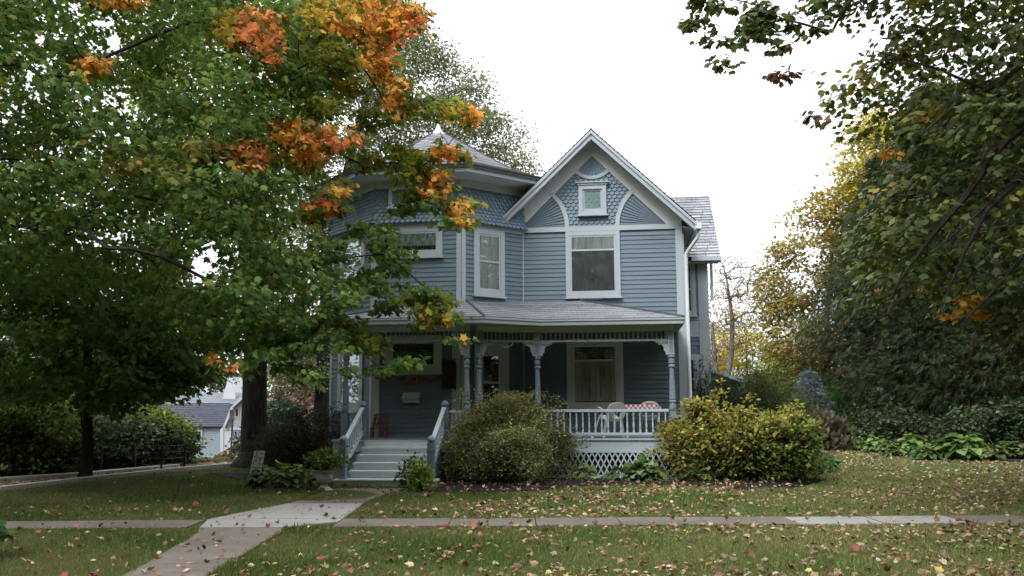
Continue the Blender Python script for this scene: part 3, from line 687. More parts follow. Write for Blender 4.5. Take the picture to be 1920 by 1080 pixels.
# deck, fascia, lattice
DK = [(-6.1, 20.4), (-6.1, 18.4), (-2.95, 18.4), (-1.75, 19.15), (1.24, 19.15), (1.24, 21.3)]
mb = MB(); mb.hexa([(*p, .79) for p in DK+[(-2.34, 21.3), (-3.64, 20.0), (-5.7, 20.0)]], [(*p, .84) for p in DK+[(-2.34, 21.3), (-3.64, 20.0), (-5.7, 20.0)]]); hb(mb, 'porch_floor', 'deck')
mb = MB(); boardpoly(mb, DK, .802, .838, .02, .025); boardpoly(mb, DK, .585, .789, .03, -.01); hb(mb, 'deck_fascia', 'rail')
def lattice(F, t0, t1, z0=.06, z1=.57):
    mb = MB(); h = z1-z0; run = h*.52; t = t0-run; w = .017
    def strip(a, b, o):
        (ta, za), (tb, zb) = a, b
        for e in (0, 1):
            pass
        q0 = max(0., (t0-ta)/(tb-ta) if tb > ta else (t1-ta)/(tb-ta)) if tb != ta else 0
        q1 = min(1., (t1-ta)/(tb-ta) if tb > ta else (t0-ta)/(tb-ta))
        if q1-q0 < .05: return
        A = (ta+(tb-ta)*q0, za+(zb-za)*q0); B = (ta+(tb-ta)*q1, za+(zb-za)*q1)
        F.plate(mb, [(A[0]-w, A[1]), (A[0]+w, A[1]), (B[0]+w, B[1]), (B[0]-w, B[1])], o, o+.008)
    while t < t1+run:
        strip((t, z0), (t+run, z1), -.02); strip((t+run, z0), (t, z1), -.0115); t += .122
    F.box(mb, t0, t1, z1-.03, z1+.02, -.03, -.002); F.box(mb, t0, t1, z0-.05, z0+.02, -.03, -.002)
    hb(mb, 'porch_lattice', 'rail')
    mb = MB(); F.box(mb, t0, t1, 0, .58, -.3, -.28); hb(mb, 'crawlspace_shade', 'dark')  # dark sheet painted for the shade under the porch
FD = [Face(a, b) for a, b in zip(DK[:-1], DK[1:])]
lattice(FD[2], 0, FD[2].L); lattice(FD[3], 0, FD[3].L); lattice(FD[1], 2.45, FD[1].L); lattice(FD[4], 0, FD[4].L)
mb = MB(); FD[1].box(mb, .0, .64, .0, .58, -.2, -.03); FD[0].box(mb, 0, FD[0].L, 0, .58, -.2, -.03); hb(mb, 'porch_pier', 'conc')
# balustrades
balu = None; mbb = MB(); mbb.box(-.02, .02, -.02, .02, 0, .05); mbb.lathe((0, 0, 0), [(.02, .05), (.012, .065), (.016, .09), (.024, .13), (.017, .20), (.013, .27), (.020, .29), (.013, .31), (.018, .37), (.022, .385)], 8); mbb.box(-.02, .02, -.02, .02, .385, .44)
def balustrade(a, b, t0, t1, zb=.955, n=None, ends=True):
    global balu
    F = Face(a, b); mb = MB(); F.box(mb, t0, t1, zb-.05, zb, -.03, .03); F.box(mb, t0, t1, zb+.44, zb+.475, -.045, .045); F.box(mb, t0, t1, zb+.476, zb+.495, -.03, .03); F.box(mb, t0, t1, zb-.075, zb-.05, -.018, .018)
    k = t0+.3
    while k < t1: F.box(mb, k, k+.05, .842, zb-.075, -.02, .02); k += .75
    r = hb(mb, 'balustrade', 'rail'); n = n or max(2, int(round((t1-t0)/.132)))
    for k in range(n):
        p = F.p(t0+(t1-t0)*(k+.5)/n, zb); loc = (p[0]-HO[0], p[1]-HO[1], p[2])
        if balu is None: balu = mbb.build('baluster', M['rail'], r); balu.location = loc
        else: dup(balu, r, loc)
balustrade(PTS[3], PTS[4], .09, 2.79); balustrade(PTS[2], PTS[3], .1, Face(PTS[2], PTS[3]).L-.1); balustrade(PTS[4], (1.06, 21.3), .09, 1.97)
balustrade((-5.88, 20.0), PTS[0], .03, 1.36); balustrade(PTS[0], (-5.46, 18.55), .08, .36, n=3); balustrade((-3.68, 18.55), PTS[1], .06, .35, n=3)
# steps
SW0, SR, ST = 17.0, .28, .14; US0, US1 = -5.40, -3.76
mb = MB(); mb.box(US0-.02, US1+.02, 17.1, 18.4, .0, .02); stairs = hb(mb, 'porch_steps', 'step')
for k in range(1, 6):
    mb = MB(); w = SW0+SR*(k-1); x0, x1 = (US0-.22, US1+.2) if k == 1 else (US0, US1)
    mb.box(x0, x1, w, w+SR+.03, ST*k-.035, ST*k); mb.box(x0+.01, x1-.01, w+.035, w+.06, ST*(k-1)+.001, ST*k-.036); hb(mb, 'step', 'step', stairs)
mb = MB(); mb.box(US0, US1, 18.372, 18.395, .701, .80); hb(mb, 'riser', 'step', stairs)
mb = MB()
for u in (US0, US1-.0):
  mb = MB(); mb.hexa([(u-.02, 17.08, 0), (u+.02, 17.08, 0), (u+.02, 18.39, 0), (u-.02, 18.39, 0)], [(u-.02, 17.08, .1), (u+.02, 17.08, .1), (u+.02, 18.39, .70), (u-.02, 18.39, .70)]); hb(mb, 'stringer', 'post', stairs)
def newel(u, w, z0, z1):
    mb = MB(); s = .068; mb.box(u-s, u+s, w-s, w+s, z0, z1-.14); mb.box(u-.05, u+.05, w-.05, w+.05, z1-.14, z1-.11)
    mb.lathe((u, w, 0), [(.082, z1-.11), (.088, z1-.095), (.082, z1-.06), (.05, z1-.025), (.02, z1-.003), (0, z1)], 14); mb.box(u-.078, u+.078, w-.078, w+.078, z1-.30, z1-.27); hb(mb, 'newel_post', 'post')
UN0, UN1 = -5.46, -3.70
for u in (UN0, UN1): newel(u, 17.14, .142, .98); newel(u, 18.46, .845, 1.66)
for u in (UN0, UN1):
    mb = MB(); p = (u, 17.2, .84); q = (u, 18.4, 1.50); mb.beam(p, q, .085, .04); mb.beam((u, 17.2, .80), (u, 18.4, 1.46), .05, .04); mb.beam((u, 17.21, .36), (u, 18.4, 1.0), .04, .09)
    r = hb(mb, 'stair_rail', 'rail')
    for k in range(8):
        s = (k+.6)/8.2; z = .40+(1.04-.40)*s; p = (u, 17.21+1.19*s, z); dup(balu, r, (p[0]-HO[0], p[1]-HO[1], p[2])) 
# lamp wreath hook etc. are left off; house is complete
# ================================================================== THINGS ON AND ABOUT THE PORCH
def hthing(name, label, cat, u, w, z, rz=0.0, group=None): return thing(name, label, cat, hw(u, w, z), rz-PSI, group)
def lb(mb, name, mat, parent, smooth=False): return mb.build(name, M[mat] if isinstance(mat, str) else mat, parent, (0, 0, 0), smooth)
# mailbox on the front wall
t, z = F_front.px(773, 747); e = hthing('mailbox', 'cream metal wall mailbox with sloping lid on the dark porch wall', 'mailbox', *F_front.p(t, z-.1, .03)[:2], z-.1)
mb = MB(); mb.hexa([(-.19, 0, 0), (-.19, -.09, 0), (.19, -.09, 0), (.19, 0, 0)], [(-.19, 0, .22), (-.19, -.11, .11), (.19, -.11, .11), (.19, 0, .22)]); lb(mb, 'body', 'mailbox', e)
mb = MB(); mb.hexa([(-.205, 0, .225), (-.205, -.135, .10), (.205, -.135, .10), (.205, 0, .225)], [(-.205, 0, .235), (-.205, -.135, .112), (.205, -.135, .112), (.205, 0, .235)]); lb(mb, 'lid', 'mailbox', e)
# painted plaque under the porch window
t, z = F_front.px(774, 712); e = hthing('wall_plaque', 'small framed picture with orange and red shapes under the porch window', 'plaque', *F_front.p(t, z-.12, .03)[:2], z-.12)
mb = MB(); mb.box(-.17, .17, -.03, 0, 0, .25); lb(mb, 'board', 'wood', e)
mb = MB(); mb.box(-.13, .13, -.036, -.030, .05, .22); lb(mb, 'picture', painted('picture_paint', (.22, .16, .12), .6, .8, 14), e)
mb = MB(); mb.lathe((.04, -.045, .13), [(.0, -.05), (.05, -.03), (.05, .03), (0, .05)], 8); mb.box(-.10, -.02, -.05, -.036, .06, .12); lb(mb, 'relief', 'red', e)
# long dark board hanging beside the window
t, z = F_front.px(843, 704); e = hthing('hanging_sled', 'dark weathered wooden sled hung upright right of the porch window', 'sled', *F_front.p(t, z-.34, .03)[:2], z-.34)
mb = MB()
for x in (-.10, .0, .10): mb.box(x-.04, x+.04, -.05, -.03, .04, .68)
lb(mb, 'slats', 'darkwood', e); mb = MB()
for x in (-.15, .15): mb.tube([(x, -.05, 0), (x, -.03, .6), (x*.8, -.05, .72)], .014, 6)
lb(mb, 'runner', 'darkwood', e)
# small lattice-backed child's chair
t, z = F_front.px(720, 823); p = F_front.p(t, 0, .42); e = hthing('child_chair', 'little orange-brown wooden chair with woven lattice back by the front steps', 'chair', p[0], p[1], .842, .1)
mb = MB()
for k in range(6):
    x = -.13+.052*k; mb.beam((x, .12, .22), (x+.05, .16, .50), .014, .012); mb.beam((x+.05, .118, .22), (x, .158, .50), .014, .012)
mb.beam((-.16, .12, .2), (-.13, .16, .52), .03, .03); mb.beam((.17, .12, .2), (.15, .16, .52), .03, .03); mb.beam((-.14, .16, .51), (.16, .16, .51), .035, .03); lb(mb, 'backrest', 'wood', e)
mb = MB(); mb.box(-.17, .17, -.16, .14, .20, .225); lb(mb, 'seat', 'wood', e)
for k, (x, y) in enumerate(((-.15, -.14), (.15, -.14), (-.15, .12), (.15, .12))): mb = MB(); mb.beam((x*1.1, y*1.1, 0), (x, y, .2), .03, .03); lb(mb, 'leg', 'wood', e)
# string of red leaves on the wall
t0, z0 = F_front.px(698, 701); t1, z1 = F_front.px(829, 704); e = hthing('leaf_garland', 'drooping string of small red cloth leaves across the porch wall', 'garland', *F_front.p(t0, z0, .03)[:2], z0)
mb = MB(); pts = []
for k in range(13):
    s = k/12; pts.append(((t1-t0)*s, -.012, (z1-z0)*s-.12*math.sin(s*math.pi*3)**2))
mb.tube(pts, .004, 4); lb(mb, 'string', 'black', e); mb = MB()
for k, q in enumerate(pts):
    for d in (-.03, .03): mb.poly([(q[0]+d, q[1]-.01, q[2]), (q[0]+d+.03, q[1]-.025, q[2]-.03), (q[0]+d, q[1]-.015, q[2]-.075), (q[0]+d-.03, q[1]-.02, q[2]-.03)])
lb(mb, 'cloth_leaves', 'red', e)
# dark bead string under the porch frieze
e = hthing('bead_string', 'dark looped wire of fairy lights hung along the spindle frieze', 'string lights', PTS[0][0], PTS[0][1], 2.9)
mb = MB(); pts = []
allp = [PTS[0], PTS[1], PTS[3], PTS[4]]
for (a, b) in zip(allp[:-1], allp[1:]):
    F = Face(a, b); n = int(F.L/.07)
    for k in range(n):
        s = k/n; p = F.p(F.L*s, 2.90-.035*abs(math.sin(s*F.L*6.5))-.03*random.random(), .035); pts.append((p[0]-PTS[0][0], p[1]-PTS[0][1], p[2]-2.9))
mb.tube(pts, .005, 4); lb(mb, 'cable', 'black', e)
# pale looped string on the angled frieze
F = Face(PTS[2], PTS[3]); e = hthing('rope_loop', 'short pale rope drooping from the angled porch frieze above the door', 'rope', *F.p(.45, 2.9)[:2], 2.9)
mb = MB(); mb.tube([(.0, 0, 0), (.05, 0, -.07), (.13, 0, -.115), (.22, 0, -.11), (.28, 0, -.06), (.3, 0, .0)], .008, 5); lb(mb, 'cord', 'metal', e)

# table with checked cloth, two plastic chairs tipped against it
def plastic_chair(name, label, u, w, z, rz, tilt, ho=(.34, .50, -.05, .05)):
    e = hthing(name, label, 'chair', u, w, z, rz, 'white plastic chairs on the porch'); R = Matrix.Rotation(tilt, 3, 'X')
    def T(mb): mb.v = [tuple(R @ Vector(p)) for p in mb.v]; return mb
    e.scale = (.9, .9, .9)
    mb = MB(); mb.hexa([(-.22, -.22, .40), (.22, -.22, .40), (.20, .2, .385), (-.20, .2, .385)], [(-.22, -.22, .425), (.22, -.22, .425), (.20, .2, .41), (-.20, .2, .41)]); lb(T(mb), 'seat', 'plastic', e)
    mb = MB(); n = 20                                       # back shell with an oval opening
    def bk(a, r): 
        rx_, rz_ = (1, 1) if r == 1 else ho[:2]; sg_ = lambda v: math.copysign(abs(v)**.75, v); x = .25*sg_(math.cos(a))*rx_+(0 if r == 1 else ho[2]); zz = .63+.25*(sg_(math.sin(a)) if r == 1 else math.sin(a))*rz_-(0 if r == 1 else ho[3]); return (x, .20+.18*(zz-.40)+.25*(x*x), zz)
    for k in range(n):
        a, b = 2*math.pi*k/n, 2*math.pi*(k+1)/n; q = [bk(a, .55), bk(a, 1), bk(b, 1), bk(b, .55)]
        mb.hexa(q, [(x, y+.02, z_) for x, y, z_ in q])
    lb(T(mb), 'backrest', 'plastic', e)
    for s in (-1, 1):
        mb = MB(); mb.tube([(s*.235, .26, .62), (s*.27, .05, .635), (s*.28, -.18, .63), (s*.275, -.24, .58), (s*.25, -.22, .41)], .022, 6); lb(T(mb), 'arm', 'plastic', e, True)
        for y0, y1 in ((-.2, -.27), (.18, .27)): mb = MB(); mb.beam((s*.2, y0, .40), (s*.26, y1, 0), .06, .035); lb(T(mb), 'leg', 'plastic', e)
    return e
plastic_chair('plastic_chair', 'white plastic armchair tilted against the table, left of the checked cloth', -.30, 19.86, .90, math.radians(205), math.radians(-15))
plastic_chair('plastic_chair', 'white plastic armchair behind the checked tablecloth, nearest the porch corner post', .60, 20.55, .89, math.radians(180), math.radians(-11), (.86, .84, 0, .01))
e = hthing('porch_table', 'small porch table hidden under a checked tablecloth', 'table', .36, 20.15, .842)
mb = MB(); mb.box(-.36, .36, -.34, .34, .66, .69); lb(mb, 'tabletop', 'white', e)
for x in (-.3, .3):
    for y in (-.28, .28): mb = MB(); mb.box(x-.025, x+.025, y-.025, y+.025, 0, .66); lb(mb, 'leg', 'black', e)
m, nt, out = mat_new('checked_cloth'); p = N(nt, 'ShaderNodeBsdfPrincipled', Roughness=.9); tc = N(nt, 'ShaderNodeTexCoord')
ck = N(nt, 'ShaderNodeTexChecker', Scale=20.0); ck.inputs[1].default_value = (.66, .66, .67, 1); ck.inputs[2].default_value = (.42, .10, .12, 1)
nt.links.new(tc.outputs['Object'], ck.inputs[0]); nt.links.new(ck.outputs[0], p.inputs['Base Color']); nt.links.new(p.outputs[0], out.inputs[0])
mb = MB(); mb.box(-.39, .39, -.37, .37, .692, .702); n = 26
ringp = [(-.39, -.37), (.39, -.37), (.39, .37), (-.39, .37)]
for (a, b) in zip(ringp, ringp[1:]+ringp[:1]):
    for k in range(n):
        s0, s1 = k/n, (k+1)/n; P0 = (a[0]+(b[0]-a[0])*s0, a[1]+(b[1]-a[1])*s0); P1 = (a[0]+(b[0]-a[0])*s1, a[1]+(b[1]-a[1])*s1)
        f0, f1 = 1+.03*math.sin(s0*30), 1+.03*math.sin(s1*30)
        mb.poly([(P0[0], P0[1], .70), (P1[0], P1[1], .70), (P1[0]*f1, P1[1]*f1, .56+.03*abs(math.sin(s1*15))), (P0[0]*f0, P0[1]*f0, .56+.03*abs(math.sin(s0*15)))])
o = mb.build('tablecloth', m); o.location = hw(.36, 20.15, .842); o.rotation_euler.z = -PSI; tag(o, 'red and white checked tablecloth draped over the porch table', 'tablecloth')

# ================================================================== GROUND
def sstep(a, b, x): t = np.clip((x-a)/(b-a), 0, 1); return t*t*(3-2*t)
def hgt(x, y):
    x = np.asarray(x, float); y = np.asarray(y, float)
    drop = -2.05*sstep(24, 57, y)*(1-sstep(-7, 3, x))
    return drop+.03*np.sin(x*.9+1.3)*np.sin(y*.7)*sstep(13.2, 15, y)*(1-sstep(22, 24, y))
def axis(a, b, segs):
    out = []
    for lo, hi, st in segs: out += list(np.arange(lo, hi, st))
    return np.array(out+[segs[-1][1]])
xs = axis(0, 0, [(-2500, -200, 250), (-200, -40, 20), (-40, 40, .8), (40, 200, 20), (200, 2500, 250)]); ys = axis(0, 0, [(-400, -20, 60), (-20, 0, 4), (0, 70, .8), (70, 200, 13), (200, 3000, 280)])
X, Y = np.meshgrid(xs, ys); Z = hgt(X, Y); V = np.stack([X, Y, Z], -1).reshape(-1, 3); nx = len(xs); I, J = np.meshgrid(np.arange(nx-1), np.arange(len(ys)-1)); a = (J*nx+I).ravel()
Fq = np.concatenate([np.stack([a, a+1, a+nx+1], 1), np.stack([a, a+nx+1, a+nx], 1)])
m, nt, out = mat_new('lawn_soil'); p = N(nt, 'ShaderNodeBsdfPrincipled', Roughness=1); p.inputs['Specular IOR Level'].default_value = .1
c = ramp(nt, noise(nt, .55, 6, .7), [(.32, (.040, .062, .017)), (.52, (.075, .098, .030)), (.72, (.135, .128, .055))])
c = mixcol(nt, .6, c, ramp(nt, noise(nt, 30, 4, .8), [(.3, (.45, .45, .45)), (.7, (1.4, 1.4, 1.3))]), 'MULTIPLY'); nt.links.new(c, p.inputs['Base Color'])
b = N(nt, 'ShaderNodeBump', Strength=.8, Distance=.04); nt.links.new(noise(nt, 45, 4, .8), b.inputs['Height']); nt.links.new(b.outputs[0], p.inputs['Normal']); nt.links.new(p.outputs[0], out.inputs[0])
lawn = npmesh('lawn', V, Fq, m, smooth=True); tag(lawn, 'mown green lawn reaching to the horizon', kind='structure')

def concrete(name, c0, c1, c2):
    m, nt, out = mat_new(name); p = N(nt, 'ShaderNodeBsdfPrincipled', Roughness=.95); p.inputs['Specular IOR Level'].default_value = .15
    c = ramp(nt, noise(nt, .9, 7, .7), [(.3, c0), (.7, c1)]); c = mixcol(nt, ramp(nt, noise(nt, 7, 8, .75), [(.55, (0, 0, 0)), (.72, (.7, .7, .7))]), c, c2)
    c = mixcol(nt, .5, c, ramp(nt, noise(nt, 160, 2, .8), [(.3, (.7, .7, .7)), (.7, (1.25, 1.25, 1.25))]), 'MULTIPLY'); nt.links.new(c, p.inputs['Base Color'])
    b = N(nt, 'ShaderNodeBump', Strength=.35, Distance=.006); nt.links.new(noise(nt, 120, 4, .7), b.inputs['Height']); nt.links.new(b.outputs[0], p.inputs['Normal']); nt.links.new(p.outputs[0], out.inputs[0]); return m
M['walk'] = concrete('old_concrete', (.105, .09, .078), (.19, .166, .147), (.062, .05, .042)); M['walkl'] = concrete('pale_concrete', (.225, .22, .212), (.32, .315, .305), (.15, .14, .13))
def slab(mb, P, z0, z1): mb.hexa([(x, y, z0) for x, y in P], [(x, y, z1) for x, y in P])
def inset(P, d):
    c = np.mean(np.array(P), 0); return [tuple(np.array(p)+(c-np.array(p))/np.linalg.norm(c-np.array(p))*d) for p in P]
SWY0, SWY1 = 11.78, 12.56                                   # public sidewalk across the picture
JN = [-30, -26, -22.5, -19, -16, -13.2, -11, -9.0, -7.0, -4.25, -2.35, -.85, .30, 1.42, 2.55, 3.72, 4.84, 5.95, 7.0, 8.1, 9.3, 10.8, 13, 15.5, 18, 21, 25, 30]
PALE = {(-4.25, -2.35), (3.72, 4.84), (4.84, 5.95)}
mbd = MB(); mbl = MB()
def skew(x): return .0
mb0 = None
for x0, x1 in zip(JN[:-1], JN[1:]):
    if (x0, x1) == (-4.25, -2.35): continue
    P = [(x0+.008, SWY0), (x1-.008, SWY0), (x1-.008, SWY1), (x0+.008, SWY1)]; zt = .020+random.uniform(-.004, .004); slab(mbl if (x0, x1) in PALE else mbd, P, -.1, zt)
sw = mbd.build('sidewalk', M['walk']); tag(sw, 'grey brown concrete public sidewalk crossing in front of the house', kind='structure')
o = mbl.build('pale_slabs', M['walkl'], sw)
# front walk: near flags, pale crossing, brown flag by the steps
walk = []
near = [(-3.75, 6.4), (-2.62, 6.4), (-2.80, 8.6), (-2.74, 11.74), (-3.95, 11.74), (-3.66, 8.6)]
mbd = MB(); cut = [6.4, 7.7, 9.15, 10.4, 11.735]
def wl(y): return np.interp(y, [6.4, 8.6, 11.74, 12.1, 14.4, 16.9], [-3.58, -3.62, -3.98, -4.02, -3.62, -3.42])
def wr(y): return np.interp(y, [6.4, 8.6, 11.74, 12.1, 14.4, 16.9], [-2.86, -2.84, -2.92, -2.40, -2.38, -2.02])
for y0, y1 in zip(cut[:-1], cut[1:]): slab(mbd, [(wl(y0), y0+.008), (wr(y0), y0+.008), (wr(y1), y1-.008), (wl(y1), y1-.008)], -.1, .022+random.uniform(-.003, .003))
for y0, y1 in ((14.45, 16.93),): slab(mbd, [(wl(y0), y0+.01), (wr(y0), y0+.01), (wr(y1), y1), (wl(y1), y1)], -.1, .022)
o = mbd.build('front_walk', M['walk']); tag(o, 'concrete front walk leading to the porch steps', kind='structure')
mbl = MB(); ya = [11.745, 12.735, 14.44]
slab(mbl, [(-4.05, 11.755), (-2.93, 11.755), (-2.36, 12.25), (-2.36, 12.57), (-4.22, 12.57)], -.1, .024); slab(mbl, [(-4.20, 12.58), (-2.36, 12.58), (wr(14.44), 14.44), (wl(14.44), 14.44)], -.1, .027)
mbl.build('pale_slabs', M['walkl'], o)
WALKS = [[(-60, SWY0), (-2.93, SWY0), (-2.4, 12.25), (-2.35, SWY0), (60, SWY0), (60, SWY1), (-60, SWY1)], [(wl(y), y) for y in (6.4, 8.6, 11.74)]+[(-4.05, 11.75), (-4.22, 12.7)]+[(wl(y), y) for y in (14.4, 16.9)]+[(wr(y), y) for y in (16.9, 14.4, 12.3, 11.74, 8.6, 6.4)]]
# planting bed round the porch
BED = [tuple(gnd(x, y)[:2]) for x, y in ((845, 921), (930, 922), (1020, 918), (1090, 912), (1200, 909), (1290, 913), (1400, 922), (1490, 917), (1560, 900))]+[(6.4, 21.5), (5.0, 23.5), (3.6, 24.5), (2.4, 20.6), (-1.3, 19.4), (-1.0, 17.5)]
BED = [tuple(gnd(790, 926)[:2])]+BED[:9]+[(5.2, 20.0), (4.4, 24), (4.0, 24), (4.0, 18.85), (.4, 19.05), (-1.3, 18.9), (-1.55, 17.9)]
BED2 = [tuple(gnd(x, y)[:2]) for x, y in ((455, 905), (480, 922), (560, 924), (606, 922), (628, 916))]+[(-3.35, 18.2), (-3.75, 20.5), (-7.2, 20.8)]
BED3 = [tuple(gnd(x, y)[:2]) for x, y in ((1530, 838), (1640, 848), (1720, 860), (1860, 866), (1960, 868), (2200, 868))]+[(40, 30), (30, 45), (10, 36)]
def bedmesh(name, P, label, st=.12):
    xs = np.arange(min(p[0] for p in P), max(p[0] for p in P), st); ys = np.arange(min(p[1] for p in P), min(max(p[1] for p in P), 33), st); X, Y = np.meshgrid(xs, ys)
    Zg = hgt(X, Y)+.012+rng.uniform(0, .035, X.shape)*np.clip(edgedist(X, Y, P)/.3, 0, 1); ins = inpoly(X, Y, P); nx = len(xs)
    I, J = np.meshgrid(np.arange(nx-1), np.arange(len(ys)-1)); k = (ins[:-1, :-1] & ins[1:, 1:] & ins[1:, :-1] & ins[:-1, 1:]); a = (J*nx+I)[k]
    o = npmesh(name, np.stack([X, Y, Zg], -1).reshape(-1, 3), np.concatenate([np.stack([a, a+1, a+nx+1], 1), np.stack([a, a+nx+1, a+nx], 1)]), M['mulch']); tag(o, label, kind='structure')
M['mulch'] = painted('bark_mulch', (.012, .009, .0075), .95, .6, 20, .9)
bedmesh('flower_bed', BED, 'dark mulched bed along the porch'); bedmesh('flower_bed', BED2, 'dark bed left of the porch steps'); bedmesh('flower_bed', BED3, 'dark bed under the cedars', .3)
# lane, kerb and drive at the left
def sheet(name, P, dz, mat, label, n=24):
    P = np.array(P, float); h = len(P)//2; A = P[:h]; B = P[h:][::-1]; V = []
    s = np.linspace(0, h-1, n); 
    for q in s:
        i = min(int(q), h-2); f = q-i; a = A[i]+(A[i+1]-A[i])*f; b = B[i]+(B[i+1]-B[i])*f
        for r in (0, .25, .5, .75, 1): p = a+(b-a)*r; V.append((p[0], p[1], hgt(p[0], p[1])+dz))
    F = []
    for i in range(n-1):
        for j in range(4): a = i*5+j; F += [[a, a+1, a+6], [a, a+6, a+5]]
    return tag(npmesh(name, np.array(V), np.array(F), mat), label, kind='structure')
G = lambda x, y: tuple(gnd(x, y)[:2])
M['lane'] = painted('lane_gravel', (.50, .46, .43), .95, .25, 9, .4, dirt=(.42, .31, .25)); M['kerb'] = concrete('kerb_concrete', (.56, .55, .53), (.66, .65, .63), (.42, .40, .37))
def gdrop(px, py):                                          # ground hit that respects the falling ground at left
    r = rays(px, py); lo = None
    for Yd in np.arange(8, 75, .1):
        p = r*(Yd/r[1])+np.array([0, 0, CAM_H])
        if p[2] <= float(hgt(p[0], p[1])): return (p[0], p[1])
    return (p[0], p[1])
near_e = [gdrop(x, y) for x, y in ((-260, 950), (0, 922), (150, 904), (330, 884), (450, 874), (560, 869.5), (640, 867))]
far_e = [gdrop(x, y) for x, y in ((-260, 922), (0, 904), (150, 894), (330, 877), (390, 868), (480, 864), (600, 862))]
lane = sheet('side_lane', near_e+far_e[::-1], .012, M['lane'], 'leaf strewn side lane left of the lawn')
kerb_far = MB()
for P, w in ((far_e[:4], .30), (near_e[:5], .16)):
    for a, b in zip(P[:-1], P[1:]):
        a3 = (*a, float(hgt(*a))+.03); b3 = (*b, float(hgt(*b))+.03); kerb_far.beam(a3, b3, w, .12)
tag(kerb_far.build('kerb', M['kerb']), 'pale concrete kerb along the side lane', kind='structure')

# ---- leaf-covered hillside at the back left
xs = np.arange(-19, 2, .35); ys = np.arange(40, 68, .5); X, Y = np.meshgrid(xs, ys)
Zh = hgt(X, Y)+8.0*sstep(44, 62, Y)*sstep(-17.2, -13.5, X)*(1-sstep(-3, 2, X))+rng.normal(0, .06, X.shape)-.25*(1-sstep(41, 45, Y))
nx = len(xs); I, J = np.meshgrid(np.arange(nx-1), np.arange(len(ys)-1)); a = (J*nx+I).ravel()
m = painted('leaf_litter_slope', (.115, .075, .055), 1, .6, 1.6, .9, dirt=(.20, .12, .085))
tag(npmesh('hillside', np.stack([X, Y, Zh], -1).reshape(-1, 3), np.concatenate([np.stack([a, a+1, a+nx+1], 1), np.stack([a, a+nx+1, a+nx], 1)]), m, smooth=True), 'brown leaf-covered bank behind the house', kind='structure')
n = 22000; hx = rng.uniform(-17, -5, n); hy = rng.uniform(43, 64, n)
hz = hgt(hx, hy)+8.0*sstep(44, 62, hy)*sstep(-17.2, -13.5, hx)*(1-sstep(-3, 2, hx))+.05
o = leaves('leaf_litter', M['dry'], T_OVAL, np.stack([hx, hy, hz], 1), rnd(n)*[1, 1, .3], rnd(n, .8)+[0, -.5, .8], rng.uniform(.15, .42, n), pick([(.20, .125, .085, 3), (.10, .065, .05, 3), (.33, .24, .17, 1.5), (.05, .04, .03, 3), (.09, .09, .04, .7)], n, .35))
tag(o, 'fallen brown leaves covering the bank', kind='stuff')

# ================================================================== GRASS AND FALLEN LEAVES
def ongrass(x, y):
    k = np.ones(len(x), bool)
    for P in WALKS+[BED, BED2, BED3]: k &= ~inpoly(x, y, P)
    lanep = near_e+far_e[::-1]; k &= ~inpoly(x, y, lanep)
    hx = x*math.cos(PSI)-y*math.sin(PSI); hy = x*math.sin(PSI)+y*math.cos(PSI)
    k &= ~((hx > -6.2) & (hx < 1.4) & (hy > 18.5) & (hy < 28)); k &= ~((hx > -5.7) & (hx < -3.5) & (hy > 16.95) & (hy < 18.6)); return k
def field(n, y0, y1, p=1.0):
    y = (y0**p+(y1**p-y0**p)*rng.random(n))**(1/p); x = rng.uniform(-1, 1, n)*(.60*y+1.2); k = ongrass(x, y); return x[k], y[k]
def lump(x, y): return .5+.25*np.sin(x*1.7+.6*np.sin(y*1.1))*np.sin(y*2.1+.5*x)+.25*np.sin(x*.53+2+y*.31)*np.sin(y*.77-x*.2)
parts = [field(260000, 7.4, 12.5, 1.4), field(190000, 12.3, 20, 1.2), field(60000, 19, 34, 1.0)]
x = np.concatenate([p[0] for p in parts]); y = np.concatenate([p[1] for p in parts]); n = len(x)
fe = []
for yy in (SWY0, SWY1): q = 9000; fe.append((rng.uniform(-9, 9, q), yy+np.abs(rng.normal(0, .03, q))*(-1 if yy == SWY0 else 1)+(.022 if yy == SWY0 else -.022)))
q = 9000; yy = rng.uniform(7, 16.8, q); sd = rng.random(q) < .5; fe.append((np.where(sd, wl(yy)-np.abs(rng.normal(0, .03, q))+.02, wr(yy)+np.abs(rng.normal(0, .03, q))-.02), yy))
fe[2] = tuple(v[(fe[2][1] < SWY0) | (fe[2][1] > SWY1)] for v in fe[2]); fe[0] = tuple(v[(fe[0][0] < -4.1) | (fe[0][0] > -2.3)] for v in fe[0]); fe[1] = tuple(v[(fe[1][0] < -4.25) | (fe[1][0] > -2.3)] for v in fe[1])
x = np.concatenate([x]+[v[0] for v in fe]); y = np.concatenate([y]+[v[1] for v in fe]); n = len(x)
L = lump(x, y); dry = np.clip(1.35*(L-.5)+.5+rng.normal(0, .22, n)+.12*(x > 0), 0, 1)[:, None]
sun_ = sstep(-4, 5, x)[:, None]; gcol = (np.array([.064, .112, .026])*(1-dry)+np.array([.18, .172, .075])*dry)*(.85+.4*sun_)*1.2*np.exp(rng.normal(0, .25, (n, 1)))  # blades lightened towards the right: sunlight put into the grass colour
h = np.clip(rng.normal(.034, .012, n), .012, .075)*(1+.5*(L < .35)); C = np.stack([x, y, hgt(x, y)-.004], 1)
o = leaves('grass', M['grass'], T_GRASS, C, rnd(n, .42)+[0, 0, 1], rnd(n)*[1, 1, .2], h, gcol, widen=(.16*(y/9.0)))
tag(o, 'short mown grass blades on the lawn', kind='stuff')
def litter(n, y0, y1, p, dens):
    x, y = field(n, y0, y1, p); k = rng.random(len(x)) < dens(x, y); return x[k], y[k]
